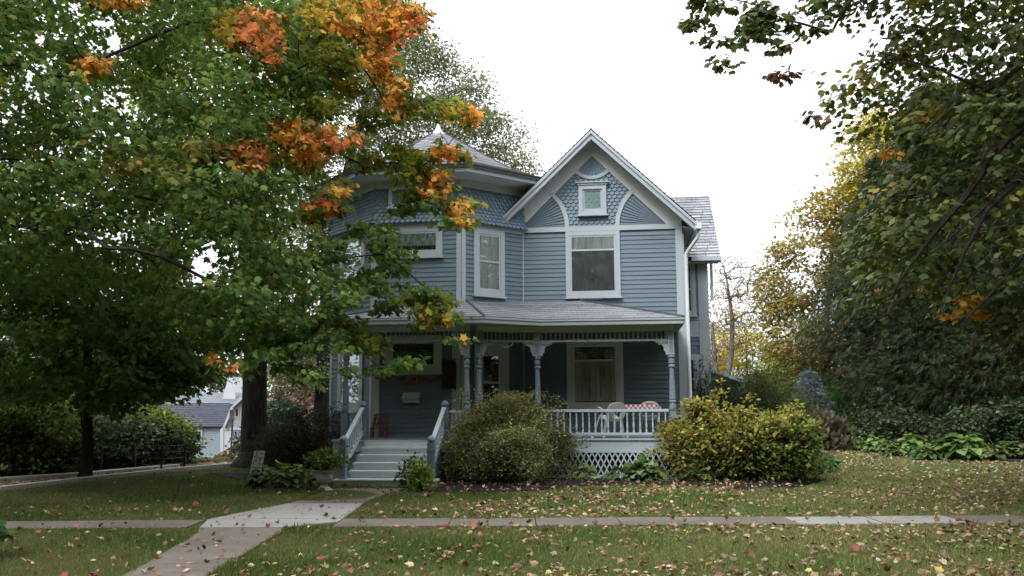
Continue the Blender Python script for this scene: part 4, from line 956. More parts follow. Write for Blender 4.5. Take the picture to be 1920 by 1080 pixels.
dens = lambda x, y: np.clip(.20+.55*sstep(-2.6, 1.0, x)+.45*sstep(12, 15, y)*sstep(-2.5, 0, x)-.25*sstep(13, 16, y)*(x < -4), .05, 1)*(.12+2.2*np.clip(lump(x*1.3, y*1.3+2), 0, 1)**2+.5*np.exp(-np.minimum(np.abs(y-12.65), np.abs(y-11.7))/.12))
lx, ly = litter(34000, 7.4, 30, 1.15, dens)
wy = rng.uniform(7, 16.8, 170); wx = rng.uniform(wl(wy)-.05, wr(wy)+.05); sx = rng.uniform(-9, 9, 100); sy = rng.uniform(SWY0, SWY1, 100)
bx = rng.uniform(-3, 5.5, 1500); by = rng.uniform(16.5, 20, 1500); k = inpoly(bx, by, BED); lx = np.concatenate([lx, bx[k], wx, sx]); ly = np.concatenate([ly, by[k], wy, sy]); n = len(lx); onw = np.arange(n) >= n-270
LZ = hgt(lx, ly)+np.where(onw, .034, rng.uniform(.03, .055, n))
LP = [(.34, .245, .155, 4), (.24, .16, .10, 5), (.44, .36, .25, 1.8), (.20, .08, .055, .8), (.34, .15, .075, .5), (.15, .10, .07, 2.4), (.40, .31, .12, .4)]
lc = pick(LP, n, .25); rd = (rng.random(n) < .55) & (lx < 0); lc[rd] = pick([(.20, .07, .05, 2), (.30, .14, .085, 2), (.15, .075, .055, 2), (.38, .27, .19, 1.5), (.34, .11, .06, .6)], rd.sum(), .25)
half = rng.random(n) < .6
for nm, k, tp, s0, s1, lab in (('fallen_leaves', half, T_MAPLE, .035, .095, 'curled maple leaves scattered over lawn and walk'), ('fallen_leaves', ~half, T_OVAL, .03, .07, 'small dry leaves scattered over lawn and walk')):
    q = k.sum(); nv = rnd(q, .38)+[0, 0, 1]
    nv[rng.random(q) < .3] *= np.array([1, 1, -1])
    o = leaves(nm, M['dry'], (tp[0]*np.array([1, 1, 2.6]), tp[1]), np.stack([lx, ly, LZ], 1)[k], rnd(q)*[1, 1, .25], nv, rng.uniform(s0, s1, q), lc[k]); tag(o, lab, kind='stuff')
q = 2600; s = rng.random(q); lanep = [np.array(near_e), np.array(far_e)]; qi = rng.integers(0, 6, q); qf = rng.random(q)[:, None]
A = lanep[0][qi]*(1-qf)+lanep[0][qi+1]*qf; B = lanep[1][qi]*(1-qf)+lanep[1][qi+1]*qf; P = A+(B-A)*s[:, None]
o = leaves('lane_leaves', M['dry'], T_OVAL, np.column_stack([P, hgt(P[:, 0], P[:, 1])+.035]), rnd(q)*[1, 1, .2], rnd(q, .3)+[0, 0, 1], rng.uniform(.05, .13, q), pick([(.33, .2, .13, 3), (.22, .12, .08, 3), (.42, .32, .24, 1)], q, .25))
tag(o, 'brown leaves drifted over the side lane', kind='stuff')
# ================================================================== TREES
GREEN = [(.100, .178, .052, 3), (.145, .225, .064, 3), (.072, .135, .042, 2), (.20, .255, .072, 1.3)]
YG = [(.15, .19, .035, 3), (.24, .22, .03, 2), (.09, .15, .03, 2)]
ORANGE = [(.84, .41, .115, 3), (.82, .35, .11, 2), (.72, .46, .12, 2)]
RED = [(.80, .29, .14, 3), (.82, .36, .13, 2), (.66, .24, .15, 1)]
YEL = [(.48, .32, .05, 3), (.42, .31, .05, 2), (.32, .28, .05, 1)]
PALE_ = [(.26, .26, .09, 2), (.35, .22, .10, 1), (.16, .2, .06, 1)]
PALS = dict(G=GREEN, Y=YG, O=ORANGE, R=RED, L=YEL, P=PALE_)
# ---- street maple: trunk out of frame at the left, crown over the upper left of the view
poly = [(-420, -260), (745, -260), (765, 0), (700, 85), (640, 170), (615, 235), (590, 300), (600, 350), (560, 395), (545, 450), (590, 510), (600, 560), (560, 620), (500, 680), (420, 640), (330, 600), (200, 560), (-60, 540), (-420, 520)]
holes = [(215, 78, 24), (75, 75, 16), (245, 200, 30), (190, 185, 14), (240, 262, 16), (375, 500, 30), (395, 470, 16), (365, 165, 10), (560, 60, 10), (640, 250, 22), (520, 360, 10), (480, 170, 9), (330, 160, 9), (400, 68, 10), (200, 45, 12), (625, 330, 16), (660, 200, 14), (585, 500, 10)]
SPR = [(690, 30, 105, 55, 'O', 16), (765, 55, 55, 45, 'R', 9), (700, 110, 48, 42, 'O', 9), (610, 15, 60, 30, 'L', 5), (735, 150, 30, 20, 'O', 3), (475, 55, 55, 45, 'R', 9), (425, 45, 30, 30, 'L', 4), (505, 95, 25, 30, 'R', 4),
       (172, 122, 42, 22, 'O', 6), (230, 3, 55, 14, 'O', 6), (465, 288, 50, 28, 'R', 8), (380, 280, 55, 24, 'P', 8), (540, 248, 42, 28, 'O', 7), (628, 255, 58, 26, 'R', 10), (580, 285, 45, 25, 'O', 6), (742, 193, 30, 25, 'O', 4), (650, 155, 25, 20, 'L', 3),
       (800, 203, 55, 20, 'Y', 6), (852, 210, 34, 18, 'L', 4), (890, 220, 20, 24, 'O', 4), (745, 290, 55, 22, 'Y', 6), (838, 288, 36, 18, 'O', 5), (690, 300, 30, 20, 'Y', 3), (780, 322, 50, 20, 'Y', 5), (815, 350, 28, 24, 'O', 4), (862, 392, 26, 22, 'O', 4), (872, 414, 18, 10, 'O', 2), (765, 375, 55, 30, 'G', 6), (838, 402, 18, 18, 'G', 2), (810, 330, 40, 16, 'O', 3),
       (605, 386, 44, 18, 'R', 7), (590, 402, 20, 20, 'L', 2), (640, 350, 30, 16, 'O', 2), (740, 465, 45, 28, 'G', 6), (690, 440, 60, 22, 'G', 6), (735, 505, 22, 25, 'G', 3), (820, 572, 30, 22, 'Y', 4), (800, 590, 18, 24, 'L', 3), (838, 600, 13, 24, 'L', 3), (865, 636, 8, 12, 'O', 1), (718, 588, 16, 26, 'G', 2),
       (770, 545, 75, 22, 'G', 8), (690, 530, 50, 25, 'G', 5), (735, 680, 45, 20, 'G', 5), (690, 645, 45, 22, 'Y', 5), (650, 600, 40, 30, 'G', 5), (600, 480, 55, 45, 'G', 9), (620, 550, 50, 40, 'G', 8), (560, 610, 60, 45, 'G', 9), (610, 640, 40, 35, 'G', 5), (520, 660, 50, 35, 'G', 6), (640, 690, 20, 14, 'G', 1), (560, 700, 40, 20, 'G', 3), (400, 668, 14, 10, 'O', 1), (430, 686, 26, 10, 'R', 2), (330, 325, 30, 20, 'P', 3), (340, 395, 40, 20, 'G', 3), (640, 100, 60, 40, 'Y', 5), (560, 130, 50, 40, 'G', 4), (700, 225, 50, 20, 'Y', 4), (620, 200, 40, 25, 'Y', 4), (250, 310, 70, 20, 'P', 2), (120, 90, 40, 20, 'G', 2)]
def colored(lx, ly, idx, n, base, spr=SPR):
    """turned sprays: the colour fades from the spray's middle through yellow-green to green"""
    col = pick(base, n, .2); k = idx.max()+1; yg = (rng.random(k) < .06)[idx]; col[yg] = pick(YG, yg.sum(), .2); best = np.full(n, 9.0); typ = np.full(n, 'G')
    for x, y, rx, ry, p, q in spr:
        if p == 'G': continue
        r2 = ((lx-x)/(rx*1.02))**2+((ly-y)/(ry*1.02))**2+rng.normal(0, .3, n); m_ = r2 < best; best[m_] = r2[m_]; typ[m_] = p
    for p in 'YORLP':
        m_ = (typ == p) & (best < .85); col[m_] = pick(PALS[p], m_.sum(), .18); h_ = m_ & (rng.random(n) < .22+.22*np.clip(best, 0, 1)); col[h_] = pick(YG, h_.sum(), .2)
        m_ = (typ == p) & (best >= .85) & (best < 1.35) & (rng.random(n) < .6); col[m_] = pick(YG, m_.sum(), .2)
    return col
tree = thing('maple_tree', 'big spreading maple turning orange at its tips, over the upper left', 'tree', (-9.0, 12.4, 0))
T0 = np.array([-9.0, 12.4, 0.0])
cen = crown_points(poly, 1750, 15.2, 3.6, holes)
far = cen[proj(cen)[0] < -250]; 
cen = np.vstack([cen, crown_points([(-420, -200), (430, -200), (440, 300), (330, 540), (-420, 540)], 620, 17.6, 1.6, holes)])
sc_ = []
for x, y, rx, ry, p, q in SPR:
    for k in range(max(1, int(q*1.6))):
        a = rng.uniform(0, 2*math.pi); r = math.sqrt(rng.random())*.85; sc_.append(at(x+rx*r*math.cos(a), y+ry*r*math.sin(a), 13.6+rng.normal(0, .35)+(1.0 if x > 640 else 0)))
sc_ = np.array(sc_); ov = np.stack([rng.uniform(-15, .5, 520), rng.uniform(2.5, 12.5, 520), rng.uniform(5.2, 10.5, 520)], 1); ov = ov[(proj(ov)[1] < -170) & (np.hypot(ov[:, 0]+8.2, ov[:, 1]-9) < 8.5) & (ov[:, 0] < -4)]
allc = np.vstack([cen, sc_, ov]); per = 44; SPN = np.array([.36]*len(cen)+[.18]*len(sc_)+[.42]*len(ov)); isp = np.array([0]*len(cen)+[1]*len(sc_)+[0]*len(ov))
P, t, nn, idx = clusters(allc, per, SPN, .40, T0+[0, 0, 3.5], .6, .62, .75); nn = nn+[.08, -.32, 0]
keep = ~((isp[idx] == 1) & (rng.random(len(idx)) < .22)); px_, py_ = proj(P)
for hx, hy, hr in holes: keep &= np.hypot(px_-hx, py_-hy) > hr*.62
col = colored(px_, py_, idx, len(P), GREEN)
k = keep; o = leaves('crown', M['leaf'], T_MAPLE, P[k], t[k], nn[k], rng.uniform(.055, .135, k.sum()), col[k], tree, T0)
mb = MB(); trunk = [(-9.0, 12.4, -.1, .34), (-9.02, 12.42, .6, .27), (-9.0, 12.5, 1.8, .25), (-8.95, 12.6, 3.0, .24), (-8.8, 12.8, 4.2, .21), (-8.7, 13.2, 5.4, .17), (-8.6, 13.5, 6.6, .13), (-8.4, 13.8, 8.2, .08)]
bole(mb, trunk)
main = [at(200, 465, 11.9), at(330, 440, 12.2), at(560, 350, 12.8), at(700, 290, 13.2), at(640, 130, 13), at(560, 110, 12.6), at(420, 170, 12.5), at(330, 60, 12.3), at(140, 60, 11.6), at(240, 150, 12), at(110, 260, 11.8), at(300, 480, 12), at(620, 20, 14.5), at(700, 440, 14.5), at(640, 560, 14.2), at(500, 600, 14.5), at(820, 340, 14.6), at(850, 215, 14.6), at(800, 560, 14.5), at(90, 250, 13), at(60, 130, 13)]
sub = cen[rng.choice(len(cen), 200, replace=False)]; subs = sc_[rng.choice(len(sc_), 90, replace=False)]
limbs(mb, trunk, main+list(sub)+list(subs), .0065, 2.15, .10, .12, .3, sides=5)
mb.build('trunk', M['barkd'], tree, T0)

# ---- generic leafy tree
def leafy(name, label, base, trunk, cen, per, spread, size, pal, tpl, mat, bark, nlimb=90, r_tip=.008, flat=.5, droop=.4, group=None, jitter=.2, rmax=None, clsvar=.22, mixpal=None, kidbend=.12, drop=0.0, colfn=None, cat='tree'):
    tr = thing(name, label, cat, base, 0, group); B = np.array(base, float)
    P, t, nn, idx = clusters(cen, per, spread, flat, B+[0, 0, 2.0], droop)
    n = len(P); col = pick(pal, n, jitter)*np.exp(rng.normal(0, clsvar, (len(cen), 1)))[idx]
    if mixpal is not None:
        pl_, fr = mixpal; m_ = (rng.random(len(cen)) < fr)[idx]; col[m_] = pick(pl_, m_.sum(), jitter)
    if colfn is not None: colfn(cen, idx, col)
    if drop: k = rng.random(n) > drop; P, t, nn, col = P[k], t[k], nn[k], col[k]; n = len(P)
    leaves('crown', mat, tpl, P, t, nn, rng.uniform(size*.7, size*1.3, n), col, tr, B)
    mb = MB(); bole(mb, trunk); tg = cen[rng.choice(len(cen), min(nlimb, len(cen)), replace=False)]
    limbs(mb, trunk, tg, r_tip, 2.2, kidbend, rmax, .3); mb.build('trunk', bark, tr, B); return tr
# ---- shaded maple with the visible slim trunk
b = gnd(160, 897); Yb = b[1]; poly2 = [(-300, 470), (120, 470), (330, 520), (425, 600), (430, 680), (380, 712), (325, 748), (250, 770), (150, 760), (40, 742), (-300, 760)]
cen = np.vstack([crown_points(poly2, 480, Yb-.6, 2.6, [(395, 660, 14)], 120), crown_points([(180, 560), (330, 540), (420, 610), (420, 690), (330, 735), (200, 730)], 130, Yb+.4, 1.6, [(395, 660, 12)], 60)])
tp = [(*b[:2], -.1, .20), (b[0], b[1], .12, .145), (b[0]+.02, b[1], .7, .125), *[(*at(160+d, y, Yb), .118-.0003*(760-y)) for d, y in ((2, 780), (1, 720), (8, 620), (20, 520), (45, 440))]]
leafy('maple_tree', 'slim trunked dark green maple beside the side lane', (b[0], b[1], 0), tp, cen, 42, .38, .125, [(.13, .21, .06, 3), (.17, .25, .07, 2), (.09, .155, .05, 2)], T_MAPLE, M['leaf'], M['barkd'], 90, .007, .42, .55, rmax=.09)
# ---- big old trunk in the middle distance
b = gdrop(478, 875); Yb = b[1]; z0 = float(hgt(*b))
tp = [(b[0], b[1], z0-.2, .75), (b[0], b[1], z0+.08, .60), (b[0], b[1], z0+.3, .44), *[(*at(x, y, Yb), r) for x, y, r in ((477, 845, .365), (476, 815, .335), (477, 760, .318), (478, 700, .305), (480, 620, .29), (478, 540, .26), (470, 450, .22), (480, 330, .16), (490, 200, .1))]]
poly3 = [(250, 120), (480, -200), (640, -150), (600, 100), (570, 300), (560, 420), (560, 560), (520, 640), (420, 650), (330, 560), (260, 400)]
cen = crown_points(poly3, 480, Yb+.5, 3.5, [(380, 490, 55), (620, 250, 20)], 150)
leafy('old_tree', 'old tree with thick flared furrowed trunk beside the lawn sign', (b[0], b[1], z0), tp, cen, 40, .45, .13, GREEN, T_BROAD, M['leaf'], M['barkd'], 70, .009, .5, .4, rmax=.16)
# ---- tall grey-green tree behind the tower
Ye = 31.0; bx = at(606, 840, Ye); b = (bx[0], Ye, float(hgt(bx[0], Ye)))
tp = [(b[0], Ye, b[2]-.2, .5), (b[0], Ye, b[2]+.4, .36), *[(*at(x, y, Ye), r) for x, y, r in ((604, 780, .31), (605, 730, .27), (607, 680, .25), (610, 600, .23), (615, 520, .22), (628, 420, .20), (650, 330, .17), (665, 260, .14), (690, 180, .1), (720, 110, .06))]]
poly4 = [(540, 60), (600, -120), (700, -100), (790, 60), (835, 100), (900, 145), (945, 215), (985, 250), (1005, 318), (960, 335), (880, 330), (820, 330), (720, 380), (610, 470), (545, 440)]
cen = crown_points(poly4, 760, Ye, 4.0, [(720, 300, 22), (640, 330, 20), (870, 280, 10), (760, 180, 12), (700, 240, 14), (930, 260, 9), (640, 230, 25), (800, 160, 10)], 120)
cen = np.vstack([cen, at(rng.uniform(520, 600, 25), rng.uniform(640, 730, 25), Ye-.5)])
leafy('elm_tree', 'tall grey-green fine-leaved tree rising behind the corner tower', b, tp, cen, 105, .55, .12, [(.15, .175, .10, 3), (.20, .215, .13, 2), (.10, .125, .07, 2)], T_SMALL, M['leafs'], M['barkd'], 140, .008, .55, .5, rmax=.16)
# ---- right: dark broad-leaved maple, trunk out of frame at the right
poly5 = [(2350, -300), (1500, -300), (1530, 10), (1580, 40), (1650, 20), (1690, 70), (1640, 110), (1570, 165), (1555, 225), (1640, 245), (1700, 300), (1650, 380), (1600, 440), (1640, 500), (1600, 560), (1720, 560), (1810, 590), (1880, 650), (2000, 700), (2350, 760)]
SPR5 = [(1325, 4, 55, 14, 6), (1312, 48, 30, 20, 5), (1400, 25, 45, 20, 6), (1395, 60, 35, 20, 5), (1355, 105, 16, 22, 3), (1370, 80, 20, 14, 2), (1440, 62, 30, 18, 4), (1460, 20, 50, 25, 6), (1560, 20, 45, 30, 6), (1540, 55, 20, 14, 2), (1500, 55, 18, 14, 2), (1440, 95, 14, 10, 1), (1325, 75, 8, 10, 1), (1470, 85, 14, 10, 1),
        (1475, 138, 34, 9, 3, 'B'), (1532, 215, 14, 12, 2, 'B'), (1470, 92, 10, 8, 1, 'B'), (1812, 575, 36, 24, 6, 'O'), (1660, 285, 14, 10, 1, 'O'), (1735, 215, 12, 8, 1, 'O'), (1690, 105, 20, 16, 2, 'L'), (1770, 200, 20, 20, 2, 'L'), (1880, 60, 25, 18, 2, 'L'), (1700, 230, 18, 15, 2, 'L')]
holes5 = [(1870, 90, 10), (1880, 130, 12), (1845, 210, 9), (1905, 265, 12), (1700, 140, 10), (1640, 200, 12), (1600, 175, 10), (1690, 500, 12), (1850, 285, 9), (1905, 505, 16), (1650, 150, 10)]
BR5 = [[(2100, 40, 11.6, .10), (1990, 180, 11.3, .075), (1880, 270, 11.1, .055), (1810, 370, 11.0, .04), (1750, 440, 11.0, .026), (1690, 520, 11.1, .014), (1655, 590, 11.2, .006)], [(2050, 230, 11.2, .07), (1930, 320, 11.0, .05), (1850, 395, 10.9, .034), (1810, 470, 10.9, .022), (1780, 540, 11, .012), (1755, 600, 11, .005)],
       [(1850, 385, 10.9, .02), (1790, 440, 10.9, .014), (1740, 480, 11, .007)], [(2060, 20, 11.4, .06), (1930, 110, 11.2, .04), (1870, 160, 11.1, .028), (1800, 190, 11.1, .018), (1720, 260, 11.3, .008)], [(1990, 180, 11.3, .05), (1900, 190, 11.2, .03), (1760, 130, 11.4, .018), (1640, 95, 11.7, .008)], [(1920, 480, 10.9, .025), (1850, 560, 11, .015), (1800, 610, 11, .006)]]
T5 = np.array([10.2, 11.8, 0.0]); tree = thing('maple_tree', 'dark green broad-leaved maple overhanging the upper right', 'tree', tuple(T5))
cen = crown_points(poly5, 1350, 13.0, 2.5, holes5, 140); s5 = []; pl5 = ['G']*len(cen)
for q in SPR5:
    for k in range(max(1, int(q[4]*1.3))): s5.append(at(q[0]+q[2]*rng.uniform(-.8, .8), q[1]+q[3]*rng.uniform(-.8, .8), 12.3+rng.normal(0, .25))); pl5.append(q[5] if len(q) > 5 else 'G')
s5 = np.array(s5); allc = np.vstack([cen, s5]); pl5 = np.array(pl5); r = rng.random(len(cen)); pl5[:len(cen)][r < .085] = 'L'
ov = np.stack([rng.uniform(1, 16, 800), rng.uniform(2.5, 12, 800), rng.uniform(5.5, 10.5, 800)], 1); ov = ov[(proj(ov)[1] < -170) & (np.hypot(ov[:, 0]-9.5, ov[:, 1]-8.5) < 8)]
allc = np.vstack([allc, ov]); pl5 = np.concatenate([pl5, np.full(len(ov), 'G')]); isp = np.array([0]*len(cen)+[1]*len(s5)+[0]*len(ov))
P, t, nn, idx = clusters(allc, 30, np.where(isp == 1, .12, .33), .45, T5+[0, 0, 4], .75, 1.0, .62); nn = nn+[-.05, -.10, 0]
keep = ~((isp[idx] == 1) & (rng.random(len(idx)) < .45)); px_, py_ = proj(P)
for hx, hy, hr in holes5: keep &= np.hypot(px_-hx, py_-hy) > hr*.6
col = pick([(.072, .105, .030, 3), (.105, .14, .040, 2), (.050, .076, .024, 2), (.155, .165, .045, 1.1)], len(P), .2)
for c, pal_ in (('L', [(.34, .30, .05, 1), (.26, .22, .06, 1)]), ('O', [(.60, .33, .05, 2), (.55, .24, .06, 1)]), ('B', [(.18, .10, .07, 1)])):
    m_ = pl5[idx] == c; col[m_] = pick(pal_, m_.sum(), .2)
k = keep; leaves('crown', M['leafd'], T_BROAD, P[k], t[k], nn[k], rng.uniform(.07, .13, k.sum()), col[k], tree, T5)
mb = MB(); trunk = [(10.2, 11.8, -.1, .4), (10.2, 11.8, .6, .3), (10.1, 11.85, 2.0, .27), (9.9, 11.9, 3.4, .24), (9.6, 12.1, 5, .2), (9.3, 12.3, 6.6, .14), (9.0, 12.6, 8.2, .08)]; bole(mb, trunk)
for q in BR5: mb.tube([tuple(at(x, y, Y)) for x, y, Y, r in q], [r for x, y, Y, r in q], 6)
mb.tube([(9.5, 12.1, 5.2), tuple(at(2100, 40, 11.6))], [.13, .10], 7); mb.tube([(9.8, 11.95, 4), tuple(at(2050, 230, 11.2))], [.10, .07], 7); mb.tube([(9.9, 11.9, 3.2), tuple(at(2000, 450, 11)), tuple(at(1920, 480, 10.9))], [.06, .035, .025], 6)
limbs(mb, trunk, [at(1560, 60, 12.5), at(1350, 30, 12.3), at(1460, 60, 12.3), at(1640, 330, 13), at(1700, 560, 13), at(1760, 120, 12.6)]+list(cen[rng.choice(len(cen), 120, replace=False)])+list(s5[pl5[len(cen):len(cen)+len(s5)] == 'G'][::3]), .006, 2.15, .1, .11); mb.build('trunk', M['barkd'], tree, T5)

# ---- conifers
def conifer(name, label, base, h, r0, n, pal, size, z0=.3, power=.8, group=None, tip=.15, droop=.35, inner=.35, trunk_r=.16, bulge=None, cat='tree', per=30, spread=.42, flat=.35):
    tr = thing(name, label, cat, base, 0, group); B = np.array(base, float); m_ = max(20, n//per)
    s = rng.random(m_)**.85; z = z0+(h-z0)*s; R = r0*(1-s)**power*(1 if bulge is None else bulge(s))+tip; a = rng.uniform(0, 2*math.pi, m_); lob = 1+.16*np.sin(a*5+z*2.3)+.12*np.sin(a*3-z*1.7)
    rr = R*lob*(inner+(1-inner)*np.sqrt(rng.random(m_))); cen = B+np.stack([rr*np.cos(a), rr*np.sin(a), z+rng.normal(0, .08, m_)], 1)
    idx = np.repeat(np.arange(m_), per); n = len(idx); off = rnd(n)*np.array([1, 1, flat])*spread*.6*np.minimum(1, .35+R[idx]/r0)[:, None]; P = cen[idx]+off; ai = a[idx]
    P[:, 2] = np.maximum(P[:, 2], B[2]+.03); o = np.stack([np.cos(ai), np.sin(ai), np.full(n, -droop)], 1)
    t = o*.8+unit(off)*.6+rnd(n, .4); nn = np.stack([np.cos(ai)*.5, np.sin(ai)*.5, np.full(n, .8)], 1)+rnd(n, .5)
    col = pick(pal, n, .22)*np.exp(rng.normal(0, .28, (m_, 1)))[idx]
    leaves('crown', M['leafs'], T_SPRAY, P, t, nn, rng.uniform(size*.6, size*1.3, n), col, tr, B)
    mb = MB(); bole(mb, [(B[0], B[1], B[2]-.1, trunk_r*1.5), (B[0], B[1], B[2]+.3, trunk_r), (B[0]+.1, B[1], B[2]+h*.5, trunk_r*.6), (B[0], B[1], B[2]+h*.97, .02)], 9)
    for k in range(40):
        s = rng.random()*.85; q = rng.uniform(0, 6.28); zz = z0+(h-z0)*s; R = r0*(1-s)**power*.8
        mb.tube([(B[0], B[1], B[2]+zz), (B[0]+R*.5*math.cos(q), B[1]+R*.5*math.sin(q), B[2]+zz-.05), (B[0]+R*math.cos(q), B[1]+R*math.sin(q), B[2]+zz-.2)], [.03, .02, .008], 4, cap=False)
    mb.build('trunk', M['barkd'], tr, B); return tr
CED = [(.026, .044, .018, 4), (.040, .060, .025, 3), (.058, .056, .027, 1.0), (.10, .065, .035, .4)]
def g0(px, Y): p = at(px, 800, Y); return (p[0], Y, 0.0)
BUL = lambda s: .72+.62*np.sin(np.clip(s*3.2, 0, 2.6))
GC = 'cedars behind the hosta bed'
conifer('cedar_tree', 'dark cedar with browning sprays left of the other cedars', g0(1690, 34.5), 11.2, 3.3, 62000, CED, .28, .15, .85, GC, .2, .5, .2, .16, BUL, spread=.62, flat=.5)
conifer('cedar_tree', 'dark cedar with two bare stems showing behind the large hostas', g0(1795, 31.5), 13, 2.8, 62000, CED, .27, .9, .65, GC, .3, .5, .2, .2, BUL, spread=.62, flat=.5)
conifer('cedar_tree', 'dark cedar second from the right of the cedar row', g0(1915, 30), 12.5, 2.7, 56000, CED, .26, .5, .65, GC, .3, .5, .2, .18, BUL, spread=.62, flat=.5)
conifer('cedar_tree', 'dark cedar standing furthest right of the cedar row', g0(2075, 29), 11, 2.6, 12000, CED, .26, .6, .7, GC, .3, .5, .3, .18)
conifer('blue_spruce', 'small blue-grey spruce between the yellow shrubs and the cedars', g0(1521, 33), 2.65, .9, 5500, [(.12, .155, .18, 3), (.165, .20, .225, 2), (.08, .11, .13, 2)], .15, .1, .75, None, .06, -.1, .35, .07, per=18, spread=.22)
conifer('arborvitae', 'bright green columnar arborvitae touching the blue spruce', g0(1549, 34), 2.0, .42, 2400, [(.06, .12, .035, 3), (.085, .155, .042, 2)], .12, .05, .45, 'arborvitae by the cedars', .04, -1.2, .5, .04, per=16, spread=.16)
conifer('arborvitae', 'dark green columnar arborvitae against the cedar', g0(1573, 33), 1.85, .42, 2400, [(.042, .09, .03, 3), (.06, .12, .04, 2)], .12, .05, .45, 'arborvitae by the cedars', .04, -1.2, .5, .04, per=16, spread=.16)
# ---- yellow and ochre trees beyond
poly = [(1572, 305), (1590, 255), (1625, 215), (1700, 215), (1740, 300), (1720, 430), (1640, 420), (1600, 380)]
b = g0(1690, 37); cen = crown_points(poly, 260, 37, 2.5, (), 80)
leafy('yellow_tree', 'bright yellow tree top showing between the maple and the cedars', b, [(*b[:2], -.1, .3), (b[0], b[1], 3, .25), (b[0]-.2, b[1], 7, .2), (b[0]-.4, b[1], 11, .1)], cen, 40, .5, .17, [(.42, .35, .075, 3), (.34, .31, .08, 2), (.24, .25, .07, 1)], T_OVAL, M['leaf'], M['bark'], 60, .01)
OCH = [(.25, .225, .085, 3), (.30, .245, .09, 2), (.17, .17, .055, 2), (.36, .21, .06, 1)]
poly = [(1432, 560), (1440, 500), (1478, 440), (1490, 395), (1540, 350), (1600, 335), (1680, 340), (1700, 480), (1640, 620), (1600, 740), (1520, 750), (1500, 690), (1460, 700), (1440, 650)]
b = g0(1545, 39); cen = crown_points(poly, 330, 39, 3.0, [(1530, 480, 26), (1510, 540, 22), (1560, 560, 20), (1570, 440, 14), (1470, 610, 16), (1600, 520, 12), (1545, 620, 14)], 90)
leafy('ochre_tree', 'airy ochre-leaved tree with grey limbs left of the cedars', b, [(*b[:2], -.1, .2), (b[0]+.1, b[1], 2.5, .15), (b[0]+.35, b[1], 5, .11), (b[0]+.6, b[1], 7, .08), (b[0]+.8, b[1], 9, .04)], cen, 70, .6, .19, OCH, T_OVAL, M['leaf'], M['barkg'], 110, .009, rmax=.07)
def mound(c, rx, ry, h, n, z0=0.0, shell=.4, lumps=9):     # cluster centres filling a lumpy shrub: several overlapping domes
    la = rng.uniform(0, 2*math.pi, lumps); lr = np.sqrt(rng.random(lumps))*.62; lr[0] = 0; lx, ly = lr*np.cos(la), lr*np.sin(la)
    ls = rng.uniform(.36, .58, lumps); lh = (1-.62*lr**1.5)*rng.uniform(.78, 1.02, lumps); k = rng.choice(lumps, n, p=ls**2/np.sum(ls**2))
    a = rng.uniform(0, 2*math.pi, n); z = rng.random(n)**.62; s = shell+(1-shell)*np.sqrt(rng.random(n)); rr = np.sqrt(np.clip(1-(z*.98)**2.4, 0, 1))*s**.5*np.sqrt(rng.uniform(.25, 1, n))
    X = lx[k]+ls[k]*rr*np.cos(a); Yv = ly[k]+ls[k]*rr*np.sin(a); Zv = lh[k]*z*s**.35
    fit = lambda v: (v-(np.percentile(v, 98)+np.percentile(v, 2))/2)*2/(np.percentile(v, 98)-np.percentile(v, 2))
    return np.stack([c[0]+rx*fit(X), c[1]+ry*fit(Yv), z0+h*Zv/np.percentile(Zv, 99)], 1)
for px, Y, top, wid, pal, lab in ((1322, 42, 640, 1.3, [(.55, .38, .03, 3), (.38, .32, .04, 2)], 'golden yellow tree low behind the rear porch'), (1405, 46, 600, 2.6, [(.34, .32, .05, 3), (.46, .36, .05, 2), (.20, .22, .05, 2)], 'yellow-green bushy tree right of the bare tree'), (1465, 44, 585, 2.2, [(.22, .22, .065, 3), (.30, .24, .07, 2), (.13, .15, .045, 2)], 'olive tree in front of the ochre tree'), (1472, 38, 690, 1.4, [(.20, .24, .05, 2), (.26, .25, .06, 2), (.12, .16, .04, 1)], 'pale green shrub left of the blue spruce')):
    b = g0(px, Y); h = CAM_H+(755-top)/1663*Y; cen = mound(b, wid, wid, h, 200, .2)
    leafy('small_tree' if h > 3 else 'garden_shrub', lab, b, [(*b[:2], -.1, .1), (b[0], b[1], h*.4, .07), (b[0], b[1], h*.8, .03)], cen, 34, .42, .14, pal, T_OVAL, M['leaf'], M['bark'], 40, .008, cat='tree' if h > 3 else 'shrub')
# ---- bare trees
def bare(label, px, Y, pts, n, r, tip, poly, name='bare_tree', leafpal=None):
    b = g0(px, Y); tr = thing(name, label, 'tree', b); mb = MB(); tk = [(b[0], b[1], -.1, r*1.3)]+[(*at(x, y, Y), q) for x, y, q in pts]; bole(mb, tk, 8)
    cen = crown_points(poly, n, Y, 1.8, (), 60); limbs(mb, tk, cen, tip, 2.1, .045, r*.6, .12, sides=4); mb.build('trunk', M['barkg'], tr, b)
    if leafpal is not None:
        P, t, nn, idx = clusters(cen[::3], 10, .4); leaves('crown', M['leafs'], T_OVAL, P, t, nn, .09, pick(leafpal, len(P), .2), tr, np.array(b))
bare('leafless pale grey tree with fanning branches right of the house', 1358, 40, [(1362, 720, .15), (1372, 660, .12), (1373, 600, .095), (1368, 560, .07), (1362, 520, .04)], 600, .17, .0105, [(1325, 560), (1340, 490), (1370, 470), (1395, 480), (1440, 500), (1450, 560), (1420, 620), (1400, 660), (1340, 650)], leafpal=[(.25, .16, .09, 1)])
bare('small leafless tree with dark stems close to the house corner', 1345, 37, [(1342, 700, .13), (1338, 650, .1), (1335, 610, .07)], 170, .12, .008, [(1322, 570), (1345, 560), (1380, 620), (1400, 660), (1370, 690), (1325, 680)])

